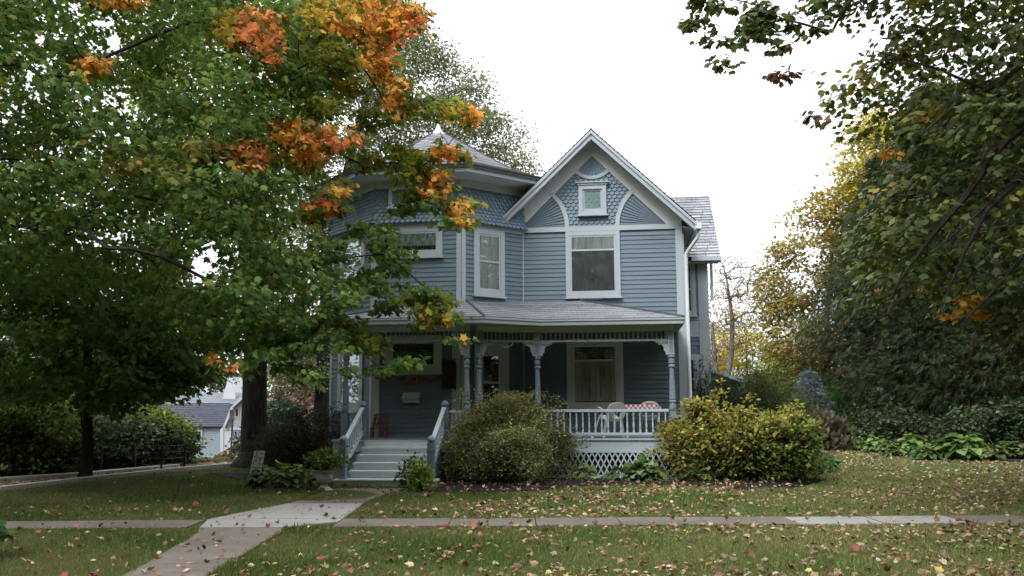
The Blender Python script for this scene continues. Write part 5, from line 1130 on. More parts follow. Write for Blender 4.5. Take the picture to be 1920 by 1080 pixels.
# ---- shrubs
def shrub(name, label, c, rx, ry, h, ncl, per, spread, size, pal, tpl, mat, z0=.05, stems=26, group=None, mixpal=None, clsvar=.25, colfn=None, droop=.15, cat='shrub', extra=None, shell=.4, shoots=0):
    cen = mound(c, rx, ry, h, ncl, z0+c[2], shell); spread = np.full(ncl, spread)
    if shoots:
        top = cen[np.argsort(-(cen[:, 2]-c[2])/h-.5*np.hypot((cen[:, 0]-c[0])/rx, (cen[:, 1]-c[1])/ry))[:ncl//3]]; st = top[rng.choice(len(top), shoots)]; d = unit((st-np.array([c[0], c[1], c[2]+h*.2]))/np.array([rx, ry, h])+rnd(shoots, .3)); L = rng.uniform(.14, .40, shoots)[:, None]
        sh = np.vstack([st+d*L*f-np.array([0, 0, .10])*f**2 for f in (.4, .7, 1.0)]); cen = np.vstack([cen, sh]); spread = np.concatenate([spread, np.full(len(sh), .075)])
    if extra is not None: cen = np.vstack([cen, extra]); spread = np.concatenate([spread, np.full(len(extra), .1)])
    tr = thing(name, label, cat, c, 0, group); B = np.array(c, float)
    P, t, nn, idx = clusters(cen, per, spread, .7, B, droop, .8, .9); k = P[:, 2] > c[2]+.02; P, t, nn, idx = P[k], t[k], nn[k], idx[k]; k = ~((idx >= ncl) & (rng.random(len(idx)) < .55)) if len(cen) > ncl else np.ones(len(P), bool)
    P, t, nn, idx = P[k], t[k], nn[k], idx[k]; n = len(P)
    col = pick(pal, n, .2)*np.exp(rng.normal(0, clsvar, (len(cen), 1)))[idx]
    if mixpal is not None: m_ = (rng.random(len(cen)) < mixpal[1])[idx]; col[m_] = pick(mixpal[0], m_.sum(), .2)
    if colfn is not None: colfn(P, col)
    leaves('foliage', mat, tpl, P, t, nn, rng.uniform(size*.65, size*1.35, n), col, tr, B)
    mb = MB()
    for k in range(stems):
        q = cen[rng.integers(len(cen))]; s = np.array([c[0]+rng.normal(0, rx*.12), c[1]+rng.normal(0, ry*.12), c[2]]); m_ = (s+q)/2+[0, 0, h*.12]; mb.tube([s, m_, q], [.016, .011, .004], 4, cap=False)
    mb.build('stems', M['bark'], tr, B); return tr
b = gnd(957, 903); c = (b[0], 18.2, 0.0); e_ = at(rng.uniform(850, 1060, 45), rng.uniform(735, 790, 45), 18.3+rng.normal(0, .4, 45))
def bushcol(P, col):
    w = np.clip((P[:, 2]-.9)/.7+rng.normal(0, .3, len(P)), 0, 1)[:, None]*(.25+.75*(rng.random((len(P), 1)) < .3)); col += w*(np.array([.30, .25, .07])-col)*.5
shrub('dense_shrub', 'big dark fine-leaved shrub in front of the porch angle', c, 1.13, .8, 1.5, 860, 60, .21, .046, [(.18, .21, .10, 3), (.25, .26, .11, 2), (.125, .16, .08, 2), (.34, .26, .11, .8)], T_SMALL, M['leafs'], stems=45, colfn=bushcol, extra=e_, clsvar=.34, shoots=110)
b = gnd(1402, 912); c = (b[0]+.24, 18.5, 0.0)
def vibcol(P, col):
    k = (P[:, 2]/1.45-.25-.28*(P[:, 0]-c[0])+rng.normal(0, .32, len(P))) > .30; col[k] = pick([(.38, .34, .085, 3), (.28, .30, .075, 3), (.44, .39, .15, 1), (.17, .11, .07, 1.8)], k.sum(), .25)
shrub('yellowing_shrub', 'wide shrub turning yellow at the right corner of the porch', c, 1.29, .9, 1.36, 600, 26, .22, .088, [(.085, .14, .035, 3), (.13, .18, .04, 3), (.06, .095, .028, 2)], T_OVAL, M['leaf'], stems=60, colfn=vibcol, shoots=90, clsvar=.3, extra=at(np.array([1352, 1356, 1404, 1300, 1480]), np.array([715, 735, 745, 752, 752]), 18.5))
for px, Y, top, rx, lab, k in ((1330, 23.6, 675, 1.1, 'dark green yew beside the house corner', 0), (1392, 24.2, 690, 1.2, 'dark green yew in the middle behind the yellowing shrub', 1), (1447, 25.0, 697, 1.1, 'olive green yew furthest from the house', 2)):
    b = g0(px, Y); h = CAM_H+(755-top)/1663*Y
    shrub('yew_shrub', lab, b, rx*.85, .9, h*.93, 300, 30, .28, .11, [(.022, .038, .018, 3), (.034, .052, .024, 2)] if k < 2 else [(.045, .06, .02, 3), (.07, .085, .03, 2)], T_SPRAY, M['leafs'], group='yews beside the house', droop=-.5)
# left hedge row behind the lane
YGS = [(.20, .28, .055, 3), (.27, .33, .07, 2), (.12, .19, .045, 2)]; GGS = [(.12, .155, .115, 3), (.17, .21, .155, 2), (.075, .10, .07, 2)]
for px, py, top, wid, pal, lab in ((-60, 898, 735, 2.2, YGS, 'yellow-green hedge shrub at the left edge'), (55, 893, 738, 1.5, [(.07, .11, .03, 3), (.11, .16, .035, 2)], 'mid green hedge shrub left of the slim trunk'), (110, 888, 750, 1.1, YGS, 'bright green hedge shrub touching the slim trunk'), (180, 884, 768, 1.3, GGS, 'grey-green hedge shrub just right of the slim trunk'), (228, 880, 772, 1.1, GGS, 'grey-green hedge shrub in mid hedge'), (268, 876, 766, .8, YGS, 'lime green hedge shrub behind the grey ones'), (305, 873, 776, .6, YGS, 'lime green hedge shrub nearest the cottage'), (285, 877, 800, .8, [(.04, .06, .03, 2), (.06, .085, .045, 1)], 'low dark hedge shrub by the iron post')):
    b = gdrop(px, py); Y = b[1]+1.0; x = (px-960)/1663*Y; z = float(hgt(x, Y)); h = CAM_H+(752-top)/1663*Y-z
    def hedgecol(P, col, z=z, h=h): pass
    shrub('hedge_shrub', lab, (x, Y, z), wid, 1.0, max(h, 1.0), 240, 26, .30, .10, pal, T_OVAL, M['leafs'], stems=26, group='hedge shrubs along the side lane')
# shrubs between old tree and house
for px, Y, top, rx, pal, tp_, s_, lab in ((535, 30, 757, .95, [(.06, .11, .085, 3), (.085, .14, .11, 2), (.04, .08, .06, 1)], T_OVAL, .13, 'blue-green rounded shrub before the leafy bank'), (520, 27, 800, 1.0, [(.04, .07, .045, 3), (.07, .10, .07, 2)], T_OVAL, .11, 'low dark green shrub right of the thick trunk'), (585, 21.8, 772, 1.05, [(.034, .036, .020, 3), (.05, .045, .025, 2), (.06, .04, .026, 1)], T_SMALL, .06, 'dark twiggy shrub beside the porch corner'), (550, 22.5, 800, .8, [(.035, .04, .022, 3), (.05, .05, .028, 2)], T_SMALL, .06, 'low dark twiggy shrub behind the yard sign bed')):
    x = (px-960)/1663*Y; z = float(hgt(x, Y)); h = CAM_H+(752-top)/1663*Y-z
    shrub('round_shrub' if s_ > .1 else 'twiggy_shrub', lab, (x, Y, z), rx, .9, h, 260, 30, .25, s_, pal, tp_, M['leafs'], stems=50)
b = g0(1540, 29.5); shrub('dry_grass', 'tan dried ornamental grass clump by the lawn corner', b, .50, .5, .95, 120, 26, .2, .22, [(.12, .105, .075, 3), (.17, .15, .11, 2), (.075, .07, .045, 2)], T_SMALL, M['leafs'], stems=40, droop=-1.2, cat='grass clump')
# ---- dark background trees at the left
DK_ = [(.028, .048, .020, 3), (.042, .066, .026, 2), (.020, .034, .016, 2)]
for px, Y, top, rx, lab in ((40, 34, 560, 3.2, 'dark background tree second from the left behind the hedge'), (150, 38, 590, 2.6, 'dark background tree behind the slim trunk'), (205, 40, 600, 1.7, 'dark background tree left of the cottage roof'), (-120, 32, 520, 3.4, 'dark background tree furthest left behind the hedge'), (330, 78, 600, 6.5, 'distant dark tree rising behind the grey-roofed neighbour house')):
    x = (px-960)/1663*Y; z = float(hgt(x, Y)); h = CAM_H+(752-top)/1663*Y-z; b = (x, Y, z); cen = mound(b, rx, rx*.8, h, 300, z+.4)
    leafy('dark_tree', lab, b, [(*b[:2], z-.1, .25), (b[0], b[1], z+h*.4, .18), (b[0], b[1], z+h*.85, .05)], cen, 36, .6, .18, DK_, T_OVAL, M['leafs'], M['barkd'], 50, .01, group='dark trees behind the hedge')
# woods on the bank and far treeline
for k, (px, Y, top, lab) in enumerate(((520, 50, 560, 'thin grey tree on the leafy bank right of the thick trunk'), (560, 54, 540, 'thin grey tree high on the leafy bank'), (640, 52, 520, 'thin tree on the bank directly behind the house'))):
    x = (px-960)/1663*Y; z = float(hgt(x, Y))+8*float(sstep(44, 62, Y)); h = 9.0; b = (x, Y, z-.3); cen = mound(b, 3.0, 3, h, 150, z+2.5)
    leafy('woodland_tree', lab, b, [(x, Y, z-.4, .22), (x+.1, Y, z+3, .17), (x+.2, Y, z+8, .06)], cen, 30, .7, .2, [(.07, .085, .035, 2), (.05, .065, .03, 2), (.12, .10, .045, 1)], T_OVAL, M['leafs'], M['bark'], 40, .012, group='trees on the leafy bank', drop=.2)
n = 5200; fx = rng.uniform(-75, 75, n); fy = rng.uniform(74, 88, n); fz = rng.random(n)**.8*(5.0+1.2*np.sin(fx*.21)+.8*np.sin(fx*.53+1))-1.0
cen = np.stack([fx, fy, fz], 1); P, t, nn, idx = clusters(cen, 8, 1.0, .7); col = pick([(.06, .075, .032, 3), (.10, .10, .04, 2), (.16, .13, .045, 1), (.04, .055, .025, 2)], len(P), .2)*np.exp(.25*np.sin(P[:, 0]*.5))[:, None]
o = leaves('far_wood', M['leafs'], T_OVAL, P, t, nn, rng.uniform(.35, .6, len(P)), col); tag(o, 'distant mixed autumn treeline closing the view', kind='stuff')

# ---- hostas and low plants
HG = [(.10, .165, .045, 3), (.14, .21, .06, 2), (.07, .125, .035, 2)]
def hosta(label, x, y, r, n, pal=HG, name='hosta_plant', lf=None, group=None, tpl=T_HOSTA, z=None, up=.9):
    z = float(hgt(x, y)) if z is None else z; n = int(n*1.3); e = thing(name, label, 'plant', (x, y, z), 0, group); a = rng.uniform(0, 2*math.pi, n); k = np.sqrt(rng.random(n)); rr = r*.55*k
    lf = lf or r*.46; C = np.stack([x+rr*np.cos(a), y+rr*np.sin(a), z+.06+r*.72*(1-.75*k)+rng.normal(0, .02, n)], 1)
    t = np.stack([np.cos(a), np.sin(a), .45-.6*k], 1)+rnd(n, .25); nn = np.stack([np.cos(a)*.4, np.sin(a)*.4, np.full(n, up)], 1)+rnd(n, .2)
    leaves('leaf_rosette', M['leafd'] if tpl is T_HOSTA else M['leaf'], tpl, C, t, nn, rng.uniform(lf*.7, lf*1.15, n), pick(pal, n, .2), e, np.array([x, y, z]))
    mb = MB()
    for q in range(0, n, 2): mb.tube([(x+.03*math.cos(a[q]), y+.03*math.sin(a[q]), z), tuple(C[q])], [.008, .005], 4, cap=False)
    mb.build('stalks', painted('stalk_green', (.08, .12, .04)), e, (x, y, z)); return e
def hp(px, py): p = gnd(px, py); return p[0], p[1]
x, y = hp(1210, 902); hosta('pale green broad hosta clump before the porch lattice', x, y, .52, 60, [(.15, .22, .09, 3), (.20, .27, .12, 2), (.09, .15, .05, 1), (.35, .26, .06, .25)])
x, y = hp(1165, 903); hosta('mid green hosta left of the pale broad clump', x, y, .38, 36, [(.11, .18, .06, 3), (.16, .23, .08, 2)])
x, y = hp(1098, 902); hosta('loose small hosta beside the dark shrub', x, y, .38, 30, [(.11, .18, .06, 3), (.17, .24, .09, 2), (.35, .25, .07, .3)])
x, y = hp(1140, 906); hosta('smallest hosta sprout at the bed edge', x, y, .18, 14, HG)
x, y = hp(1310, 905); hosta('hosta tucked under the left side of the yellowing shrub', x, y, .34, 30, [(.09, .15, .04, 3), (.15, .2, .05, 2)])
x, y = hp(1545, 888); hosta('glossy green low plant at the right foot of the yellowing shrub', x, y, .5, 60, [(.05, .13, .035, 3), (.08, .17, .04, 2)], lf=.16, name='groundcover_plant')
for px, py, r, nm in ((1120, 885, .34, 'dark red-leaved plant at the porch lattice, left of its twin'), (1160, 884, .34, 'dark red-leaved plant at the porch lattice, right of its twin'), (1255, 893, .26, 'dark red-leaved plant behind the pale hosta')):
    x, y = hp(px, py); c = (x, y+.25, 0); shrub('coleus_plant', nm, c, r, r*.7, .50, 70, 14, .12, .07, [(.045, .018, .02, 3), (.03, .014, .015, 2), (.07, .03, .03, 1)], T_OVAL, M['leaf'], stems=12, group='dark red plants at the lattice', cat='plant')
x, y = hp(790, 922); c = (x, y, 0.0); shrub('potted_coleus', 'lime green leafy plant at the right foot of the steps', c, .15, .15, .46, 40, 12, .09, .085, [(.17, .27, .05, 3), (.24, .33, .07, 2), (.11, .18, .04, 1)], T_OVAL, M['leaf'], stems=12, cat='plant')
x, y = hp(772, 915); c = (x, y, 0.0); e = shrub('geranium_plant', 'red flowered geranium between steps and lime green plant', c, .17, .15, .50, 36, 10, .12, .07, [(.05, .09, .03, 1)], T_OVAL, M['leaf'], stems=8, cat='plant')
def blooms(e, pts, c, col, r=.035):
    for q in pts:
        P = np.array(q)[None]+rnd(26, r*.6); leaves('flower_head', M['leaf'], T_SMALL, P, rnd(26), rnd(26), .03, pick(col, 26, .2), e, np.array(c))
blooms(e, [at(766, 874, 17.0), at(770, 888, 16.9), at(760, 882, 17.1)], c, [(.35, .03, .04, 1)])
x, y = hp(808, 890); c = (x, y+.1, 0.0); shrub('green_plant', 'dark green plant against the newel post right of the steps', c, .28, .2, .55, 50, 14, .12, .07, [(.04, .075, .025, 2), (.07, .11, .035, 1)], T_OVAL, M['leafs'], stems=10, cat='plant')
LG = [(.16, .21, .04, 3), (.24, .26, .045, 2), (.09, .14, .03, 2)]
for px, py, r, lab, pal in ((490, 914, .40, 'dark green low plant nearest the yard sign', [(.05, .085, .03, 3), (.08, .12, .035, 2)]), (518, 905, .42, 'lime green hosta behind the dark low plant', LG), (548, 910, .44, 'yellow-green hosta in the middle of the bed by the urn', LG), (577, 916, .38, 'green hosta next to the stone urn', [(.08, .13, .035, 3), (.15, .2, .05, 1)]), (530, 918, .34, 'low dark plant at the lawn edge of the urn bed', [(.045, .08, .028, 3), (.08, .12, .03, 2)])):
    x, y = hp(px, py); hosta(lab, x, y+.15, r, 46, pal, lf=.22, group='low plants left of the steps')
# right bed hostas
HB = [(1545, 846, .42, 'small hosta at the corner where lawn meets the cedar bed'), (1578, 848, .5, 'hosta second along from the lawn corner of the cedar bed'), (1612, 852, .5, 'hosta in front of the leftmost cedar'), (1648, 856, .5, 'dull green hosta between leftmost cedar and the large pale hosta'), (1680, 862, .46, 'low hosta at the bend of the lawn edge'), (1718, 862, .66, 'large pale green hosta left of the brightest one'), (1745, 870, .42, 'small dark hosta squeezed between the two large ones'), (1815, 870, .85, 'largest bright green hosta at the right of the bed'), (1770, 868, .5, 'medium hosta touching the largest one'), (1868, 872, .5, 'green hosta right of the largest one'), (1905, 868, .55, 'hosta cut by the right picture edge')]
for px, py, r, lab in HB:
    x, y = hp(px, py-7); hosta(lab, x, y+.2, r*1.05, 80, [(.13, .21, .06, 3), (.18, .27, .08, 2), (.08, .14, .04, 2)] if 'pale' in lab or 'bright' in lab else [(.09, .14, .045, 3), (.13, .18, .05, 2), (.06, .10, .03, 2), (.2, .2, .06, .4)], group='hostas edging the cedar bed')
for px, Y, h, lab in ((1600, 31.5, 1.0, 'dark low plant under the leftmost cedar'), (1700, 29.5, 1.1, 'dark low plant in the gap between cedars'), (1830, 26.5, 1.25, 'dark spreading plant behind the largest hosta'), (1890, 26, 1.4, 'dark leafy plant behind the right hostas'), (1950, 25.5, 1.4, 'dark leafy plant at the right edge')):
    b = g0(px, Y); shrub('shade_plant', lab, b, 1.1, .6, h, 110, 18, .25, .13, [(.03, .05, .024, 3), (.05, .075, .032, 2), (.08, .10, .04, .6)], T_OVAL, M['leafd'], group='shade plants under the cedars', cat='plant')
# corner plant at the near left
x, y = -5.62, 9.55; hosta('broad-leaved dark plant with one yellow leaf at the near left corner', x, y, .55, 26, [(.045, .08, .03, 4), (.06, .11, .035, 3), (.22, .19, .04, .25)], lf=.20, tpl=T_HOSTA)

# ================================================================== STREET THINGS
# stone urn with flowers
p = hp(608, 921); e = thing('stone_urn', 'mossy pedestal stone urn at the left foot of the steps', 'urn', (p[0], p[1], 0))
mb = MB(); mb.lathe((0, 0, 0), [(.155, 0), (.155, .03), (.12, .05), (.075, .09), (.06, .125), (.075, .14)], 20); lb(mb, 'foot', 'urn', e)
mb = MB(); mb.lathe((0, 0, .14), [(.07, 0), (.13, .03), (.155, .09), (.165, .18), (.185, .21), (.185, .235), (.15, .235)], 20); lb(mb, 'bowl', 'urn', e)
c = (p[0], p[1], .36); e = shrub('geranium_plant', 'red flowering plant growing in the mossy urn', c, .28, .24, .36, 50, 12, .13, .07, [(.06, .11, .03, 2), (.14, .2, .05, 1)], T_OVAL, M['leaf'], z0=.0, stems=10, cat='plant')
blooms(e, [at(628, 876, p[1]-.1), at(628, 870, p[1]-.05), at(613, 884, p[1]-.15), at(618, 886, p[1]-.1)], c, [(.42, .03, .04, 1)], .04); blooms(e, [at(621, 893, p[1]-.2)], c, [(.7, .7, .7, 1)], .014)
# yard sign
p = hp(482, 893); e = thing('yard_sign', 'white yard sign with black bird shape stuck in the lawn before the thick trunk', 'sign', (p[0], p[1], 0), .05)
W_, H_ = .245, .50; sh = .16
def sg(x, z, o): return (x*W_+(z-.5)*.085, o, .06+z*H_)
def plate2(mb, pts, o0, o1): mb.hexa([sg(x, z, o0) for x, z in pts], [sg(x, z, o1) for x, z in pts])
mb = MB(); plate2(mb, [(-.5, 0), (.5, 0), (.5, 1), (-.5, 1)], .006, 0); lb(mb, 'board', painted('sign_board', (.78, .78, .80)), e)
mb = MB(); Q = [[(.0, .69), (.2, .68), (.36, .74), (.36, .70), (.26, .65), (.24, .54), (.16, .52), (.16, .62), (.06, .66)], [(.05, .46), (.16, .37), (.3, .47), (.26, .48), (.16, .42), (.08, .48)], [(.06, .84), (.2, .93), (.32, .84), (.28, .83), (.2, .88), (.1, .82)]]
for s in Q: plate2(mb, s, 0, -.003)
for (x0, x1, z0, z1) in ((-.28, -.22, .8, .95), (-.20, -.08, .92, .95), (-.22, -.1, .80, .83), (-.4, -.1, .73, .755), (-.38, -.34, .67, .73), (-.2, -.14, .66, .73), (-.36, -.33, .52, .62), (-.3, -.12, .60, .63), (-.3, -.12, .52, .545), (-.14, -.11, .52, .63), (-.4, -.36, .40, .50), (-.34, -.28, .40, .46)): plate2(mb, [(x0, z0), (x1, z0), (x1, z1), (x0, z1)], 0, -.003)
lb(mb, 'black_marks', 'black', e)
mb = MB()
for row, z in ((0, .21), (1, .07)):
    x = -.36
    while x < .36:
        w = random.choice((.07, .09, .11)); plate2(mb, [(x, z), (x+w*.3, z), (x+w*.3, z+.08), (x, z+.08)], 0, -.003); plate2(mb, [(x+w*.3, z+.055), (x+w, z+.055), (x+w, z+.08), (x+w*.3, z+.08)], 0, -.003)
        if random.random() < .6: plate2(mb, [(x+w*.72, z), (x+w, z), (x+w, z+.055), (x+w*.72, z+.055)], 0, -.003)
        x += w+.03
lb(mb, 'lettering', painted('maroon_ink', (.08, .02, .035)), e)
mb = MB()
for x in (-.07, .07): mb.tube([(x-.04, .008, -.1), (x-.035, .008, .12)], .005, 5)
lb(mb, 'stake', 'galv', e)
# street sign post
b = gdrop(432, 868); Y = b[1]; z0 = float(hgt(*b)); e = thing('street_sign', 'small pale parking sign on a thin grey pole by the lane', 'sign', (b[0], b[1], z0)); ht = at(433, 768, Y)[2]-z0
mb = MB(); mb.tube([(0, 0, -.2), (.02, 0, ht-.02)], .028, 6); lb(mb, 'pole', 'galv', e)
s_ = Y/1663*1.0; mb = MB(); w = 4.2*s_; mb.box(-w, w, -.04, -.03, ht-8*s_, ht); mb.box(-w, w, -.04, -.03, ht-17*s_, ht-8.6*s_); lb(mb, 'plate', painted('sign_plate', (.42, .41, .39)), e)
mb = MB()
for (x0, x1, za, zb) in ((-.2, .4, 1.5, 2.2), (-.15, .3, 2.6, 3.4), (-.6, .7, 5.4, 6.6), (-.2, .4, 10.5, 11.2), (-.1, .3, 13.8, 14.6)): mb.box(x0*w, x1*w, -.043, -.0405, ht-zb*s_, ht-za*s_)
lb(mb, 'marks', painted('sign_ink', (.10, .06, .06)), e)
# wire fence along the lane
posts = [(15, 892), (90, 889), (190, 884), (253, 881), (302, 884.5), (345, 880.5)]
e0 = gdrop(150, 888); e = thing('wire_fence', 'low wire fence with thin dark posts in front of the hedge', 'fence', (e0[0], e0[1], 0)); pts = []
for k, (px, py) in enumerate(posts):
    b = gdrop(px, py); z = float(hgt(*b)); q = (b[0]-e0[0], b[1]-e0[1], z); pts.append(q); mb = MB(); mb.tube([(q[0], q[1], z-.1), (q[0], q[1], z+(.62 if k < 5 else .62))], .018 if k < 4 else .026, 6); lb(mb, 'post', 'galv' if k < 4 else 'black', e)
mb = MB()
for h in (.15, .3, .45, .6): mb.tube([(q[0], q[1], q[2]+h) for q in pts], .0045, 4)
lb(mb, 'wires', 'galv', e)
# cottage / garage beyond the lane
Yc = 58.0; zc = float(hgt(-18, Yc)); C_ = lambda px, py, Y=Yc: at(px, py, Y)
def cpt(px, py, Y=Yc): p = at(px, py, Y); return p
cb = cpt(412, 860); e = thing('cottage', 'pale blue garage cottage with navy roof beyond the side lane', 'cottage', (cb[0], cb[1], cb[2])); og = tuple(cb)
def cq(mb, pts, Y=Yc, th=.1): P = [tuple(cpt(x, y, Y)) for x, y in pts]; mb.hexa([(p[0], p[1]+th, p[2]) for p in P], P)
mb = MB(); Fz = [(857+(800-857)*k/14) for k in range(15)]
for a, b in zip(Fz[:-1], Fz[1:]):
    A = [cpt(300, a), cpt(418, a), cpt(418, b), cpt(300, b)]; mb.poly([(A[0][0], Yc-.03, A[0][2]), (A[1][0], Yc-.03, A[1][2]), tuple(A[2]), tuple(A[3])])
mb.box(cpt(300, 0)[0], cpt(418, 0)[0], Yc+.001, Yc+3, zc-.5, cpt(300, 800)[2]); mb.build('side_wall', M['cotwall'], e, og)
mb = MB(); cq(mb, [(300, 864), (420, 864), (420, 857), (300, 857)], Yc-.06, .05); mb.build('footing', M['galv'], e, og)
mb = MB(); A = [cpt(296, 800, Yc-.3), cpt(421, 800, Yc-.3)]; zr = cpt(300, 757, Yc+1.6)[2]; R_ = [(cpt(432, 757, Yc+1.6)[0], Yc+1.6, zr), (cpt(296, 757, Yc+1.6)[0], Yc+1.6, zr)]
courses(mb, [tuple(A[0]), tuple(A[1]), R_[0], R_[1]], tuple(A[0]), tuple(A[1]), .2, .02); mb.build('roof', M['navyroof'], e, og)
mb = MB(); Yg = Yc-.7; zz = [(862, 796)]; 
gp = [(413, 862), (500, 862), (500, 775), (460, 741), (437, 761), (421, 800), (413, 805)]
cq(mb, gp, Yg, 2.5); mb.build('gable_wall', M['white'], e, og)
mb = MB()
y = 858
while y > 748: cq(mb, [(430 if y < 800 else 428, y), (496, y), (496, y-.35), (430, y-.35)], Yg-.03, .03); y -= 3.4
mb.build('clapboard_lines', M['cotwall'], e, og)
mb = MB(); cq(mb, [(434, 762), (461, 738), (461, 742), (436, 765)], Yg-.3, .5); cq(mb, [(461, 738), (502, 773), (502, 777), (461, 742)], Yg-.3, .5); cq(mb, [(434, 762), (437, 765), (421, 802), (418, 800)], Yg-.3, .5); cq(mb, [(412, 862), (419, 862), (419, 800), (415, 803)], Yg-.05, .06); cq(mb, [(420, 806), (500, 806), (500, 802), (420, 802)], Yg-.05, .05); mb.build('trim', M['white'], e, og)
for x0, x1, y0, y1 in ((440, 448, 764, 783),):
    mb = MB(); cq(mb, [(x0, y1), (x1, y1), (x1, y0), (x0, y0)], Yg-.06, .06); w = mb.build('window', M['white'], e, og); mb = MB(); cq(mb, [(x0+2, y1-2.5), (x1-2, y1-2.5), (x1-2, y0+2.5), (x0+2, y0+2.5)], Yg-.08, .02); mb.build('pane', M['dark'], w, og)
mb = MB(); cq(mb, [(361, 832), (379, 832), (379, 806), (361, 806)], Yc-.09, .09); w = mb.build('window', M['white'], e, og); mb = MB()
for x0, x1, y0, y1 in ((364, 369.3, 809, 818), (370.2, 376, 809, 818), (364, 369.3, 819, 829), (370.2, 376, 819, 829)): cq(mb, [(x0, y1), (x1, y1), (x1, y0), (x0, y0)], Yc-.11, .02)
mb.build('pane', M['dark'], w, og)
mb = MB(); cq(mb, [(426, 862), (437, 862), (437, 808), (426, 808)], Yg-.10, .1); mb.build('door', M['white'], e, og)
mb = MB(); cq(mb, [(439, 860), (447, 860), (447, 808), (439, 808)], Yg-.05, .05); d = mb.build('door', M['cotwall'], e, og); mb = MB(); cq(mb, [(440.5, 822), (443.5, 822), (443.5, 809), (440.5, 809)], Yg-.07, .02); mb.build('pane', M['dark'], d, og)
mb = MB(); cq(mb, [(448, 860), (451, 860), (451, 808), (448, 808)], Yg-.05, .05); cq(mb, [(453, 860), (456, 860), (456, 808), (453, 808)], Yg-.05, .05); mb.build('doorway', M['galv'], e, og)
# second house behind the cottage
Y2 = 66.0; hb2 = at(380, 840, Y2); e = thing('neighbour_house', 'grey-roofed white house half hidden behind the cottage', 'house', tuple(hb2)); og = tuple(hb2)
mb = MB(); A = [tuple(at(310, 758, Y2)), tuple(at(455, 758, Y2))]; R2 = [tuple(at(446, 736, Y2+2.2)), tuple(at(316, 736, Y2+2.2))]; courses(mb, A+R2, A[0], A[1], .22, .02); mb.build('roof', M['greyroof'], e, og)
mb = MB(); P = [tuple(at(x, y, Y2+.3)) for x, y in ((312, 850), (452, 850), (452, 759), (312, 759))]; mb.hexa([(p[0], p[1]+4, p[2]) for p in P], P); mb.build('wall', M['white'], e, og)
mb = MB(); P = [tuple(at(x, y, Y2+1.0)) for x, y in ((417, 752), (441, 752), (441, 736), (430, 706), (420, 734))]; mb.hexa([(p[0], p[1]+3, p[2]) for p in P], P); mb.build('gable_wall', M['white'], e, og)
# small white shed edge behind hedge end
b = gdrop(338, 869); e = thing('white_shed', 'low white shed corner behind the hedge end', 'shed', ((336-960)/1663*(b[1]+2.0), b[1]+2.0, float(hgt(b[0], b[1]+2))));
mb = MB(); mb.box(-.32, .17, 0, .8, 0, .42); lb(mb, 'wall', 'white', e); mb = MB(); mb.hexa([(-.36, -.05, .42), (.2, -.05, .42), (.2, .85, .46), (-.36, .85, .46)], [(-.36, -.05, .45), (.2, -.05, .45), (.2, .85, .49), (-.36, .85, .49)]); lb(mb, 'roof', 'galv', e)
# overhead wires
for pts, lab in (((at(1290, 634, 45), at(1420, 624, 45), at(1560, 606, 45), at(1800, 560, 45)), 'thin pale overhead wire crossing before the bare tree'), ((at(1290, 716, 42), at(1430, 718, 42), at(1540, 712, 42), at(1800, 690, 42)), 'lower thin pale wire in front of the ochre tree'), ((at(440, 712, 40), at(508, 721, 40), at(530, 725, 40), at(550, 722, 40), at(600, 722, 40)), 'pale cable crossing in front of the leafy bank')):
    mb = MB(); mb.tube(pts, .016, 5); tag(mb.build('overhead_wire', M['wire']), lab, 'wire')

# trees added out of view, to shade the porch and show in the panes
n = 8200; fx = rng.uniform(-50, 50, n); fy = -rng.uniform(12, 19, n); fz = .2+rng.random(n)**.9*(16.5+2.5*np.sin(fx*.23+1)+2*np.sin(fx*.61)); cen = np.stack([fx, fy, fz], 1)
n2 = 1500; y2 = rng.uniform(-14, 30, n2); x2 = .62*np.maximum(y2, 0)+rng.uniform(9, 15, n2); c2 = np.stack([x2, y2, .2+rng.random(n2)*11], 1); c2 = c2[np.hypot(c2[:, 0]-10, c2[:, 1]-12) > 4]; c3 = np.stack([-x2-4, y2-8, .2+rng.random(n2)*11], 1); cen = np.vstack([cen, c2, c3])
P, t, nn, idx = clusters(cen, 30, 1.6, .8); o = leaves('added_street_trees', M['leafs'], T_SMALL, P, t, nn, rng.uniform(.45, .75, len(P)), pick([(.05, .075, .03, 3), (.08, .085, .035, 2), (.13, .10, .04, 1)], len(P), .2))
tag(o, 'unseen mass of trees added to shade the porch, mirrored in the window panes', kind='stuff')

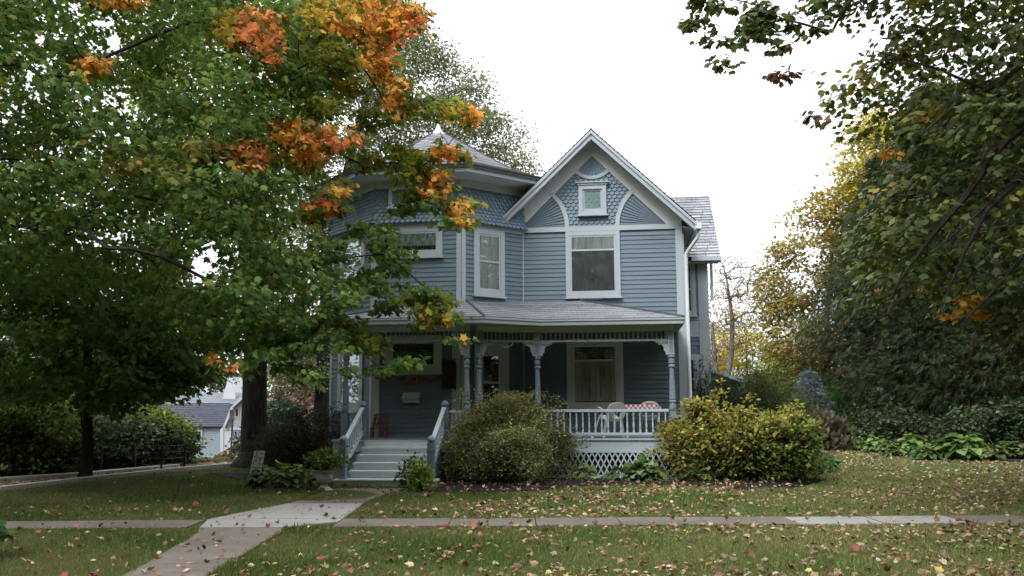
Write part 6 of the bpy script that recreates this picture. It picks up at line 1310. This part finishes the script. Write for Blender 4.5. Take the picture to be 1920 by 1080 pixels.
# ================================================================== LIGHT
wd = bpy.data.worlds.new('World'); sc.world = wd; wd.use_nodes = True; nt = wd.node_tree; nt.nodes.clear()
SUN_EL, SUN_AZ = math.radians(48), math.radians(215)
sky = N(nt, 'ShaderNodeTexSky'); sky.sky_type = 'NISHITA'; sky.sun_disc = False; sky.sun_elevation = SUN_EL; sky.sun_rotation = SUN_AZ; sky.dust_density = 6; sky.air_density = 1.0; sky.ozone_density = 1
hs = N(nt, 'ShaderNodeHueSaturation'); hs.inputs['Saturation'].default_value = .12; nt.links.new(sky.outputs[0], hs.inputs['Color'])
mx = mixcol(nt, .75, hs.outputs[0], (9.2, 9.5, 9.9))         # thick even cloud over the clear sky
tc = N(nt, 'ShaderNodeTexCoord'); sx = N(nt, 'ShaderNodeSeparateXYZ'); nt.links.new(tc.outputs['Generated'], sx.inputs[0])
mr = N(nt, 'ShaderNodeMapRange'); nt.links.new(sx.outputs[2], mr.inputs[0]); mr.inputs[3].default_value = .60; mr.inputs[4].default_value = 1.42   # an overcast sky is brightest overhead
mg = N(nt, 'ShaderNodeMix'); mg.data_type = 'RGBA'; mg.blend_type = 'MULTIPLY'; mg.inputs[0].default_value = 1; nt.links.new(mx, mg.inputs[6]); nt.links.new(mr.outputs[0], mg.inputs[7]); mx = mg.outputs[2]
bg = N(nt, 'ShaderNodeBackground'); nt.links.new(mx, bg.inputs[0]); bg.inputs[1].default_value = .13
wo = N(nt, 'ShaderNodeOutputWorld'); nt.links.new(bg.outputs[0], wo.inputs[0])
sd = bpy.data.lights.new('sun', 'SUN'); sd.energy = 1.0; sd.angle = math.radians(22); sd.color = (1, .97, .92); so = bpy.data.objects.new('sun', sd); COL.objects.link(so)
dx, dy, dz_ = math.sin(SUN_AZ)*math.cos(SUN_EL), math.cos(SUN_AZ)*math.cos(SUN_EL), math.sin(SUN_EL)
so.rotation_euler = Vector((dx, dy, dz_)).to_track_quat('Z', 'Y').to_euler()
sc.view_settings.view_transform = 'Standard'; sc.view_settings.look = 'None'; sc.view_settings.exposure = 1.1; sc.view_settings.gamma = 1; sc.view_settings.use_curve_mapping = False
sc.render.engine = 'CYCLES'; cy_ = sc.cycles; cy_.use_denoising = True; cy_.max_bounces = 6; cy_.diffuse_bounces = 4; cy_.glossy_bounces = 2; cy_.transmission_bounces = 4; cy_.transparent_max_bounces = 8; cy_.use_adaptive_sampling = True; cy_.adaptive_threshold = .015; cy_.sample_clamp_indirect = 4
cy_.caustics_reflective = False; cy_.caustics_refractive = False
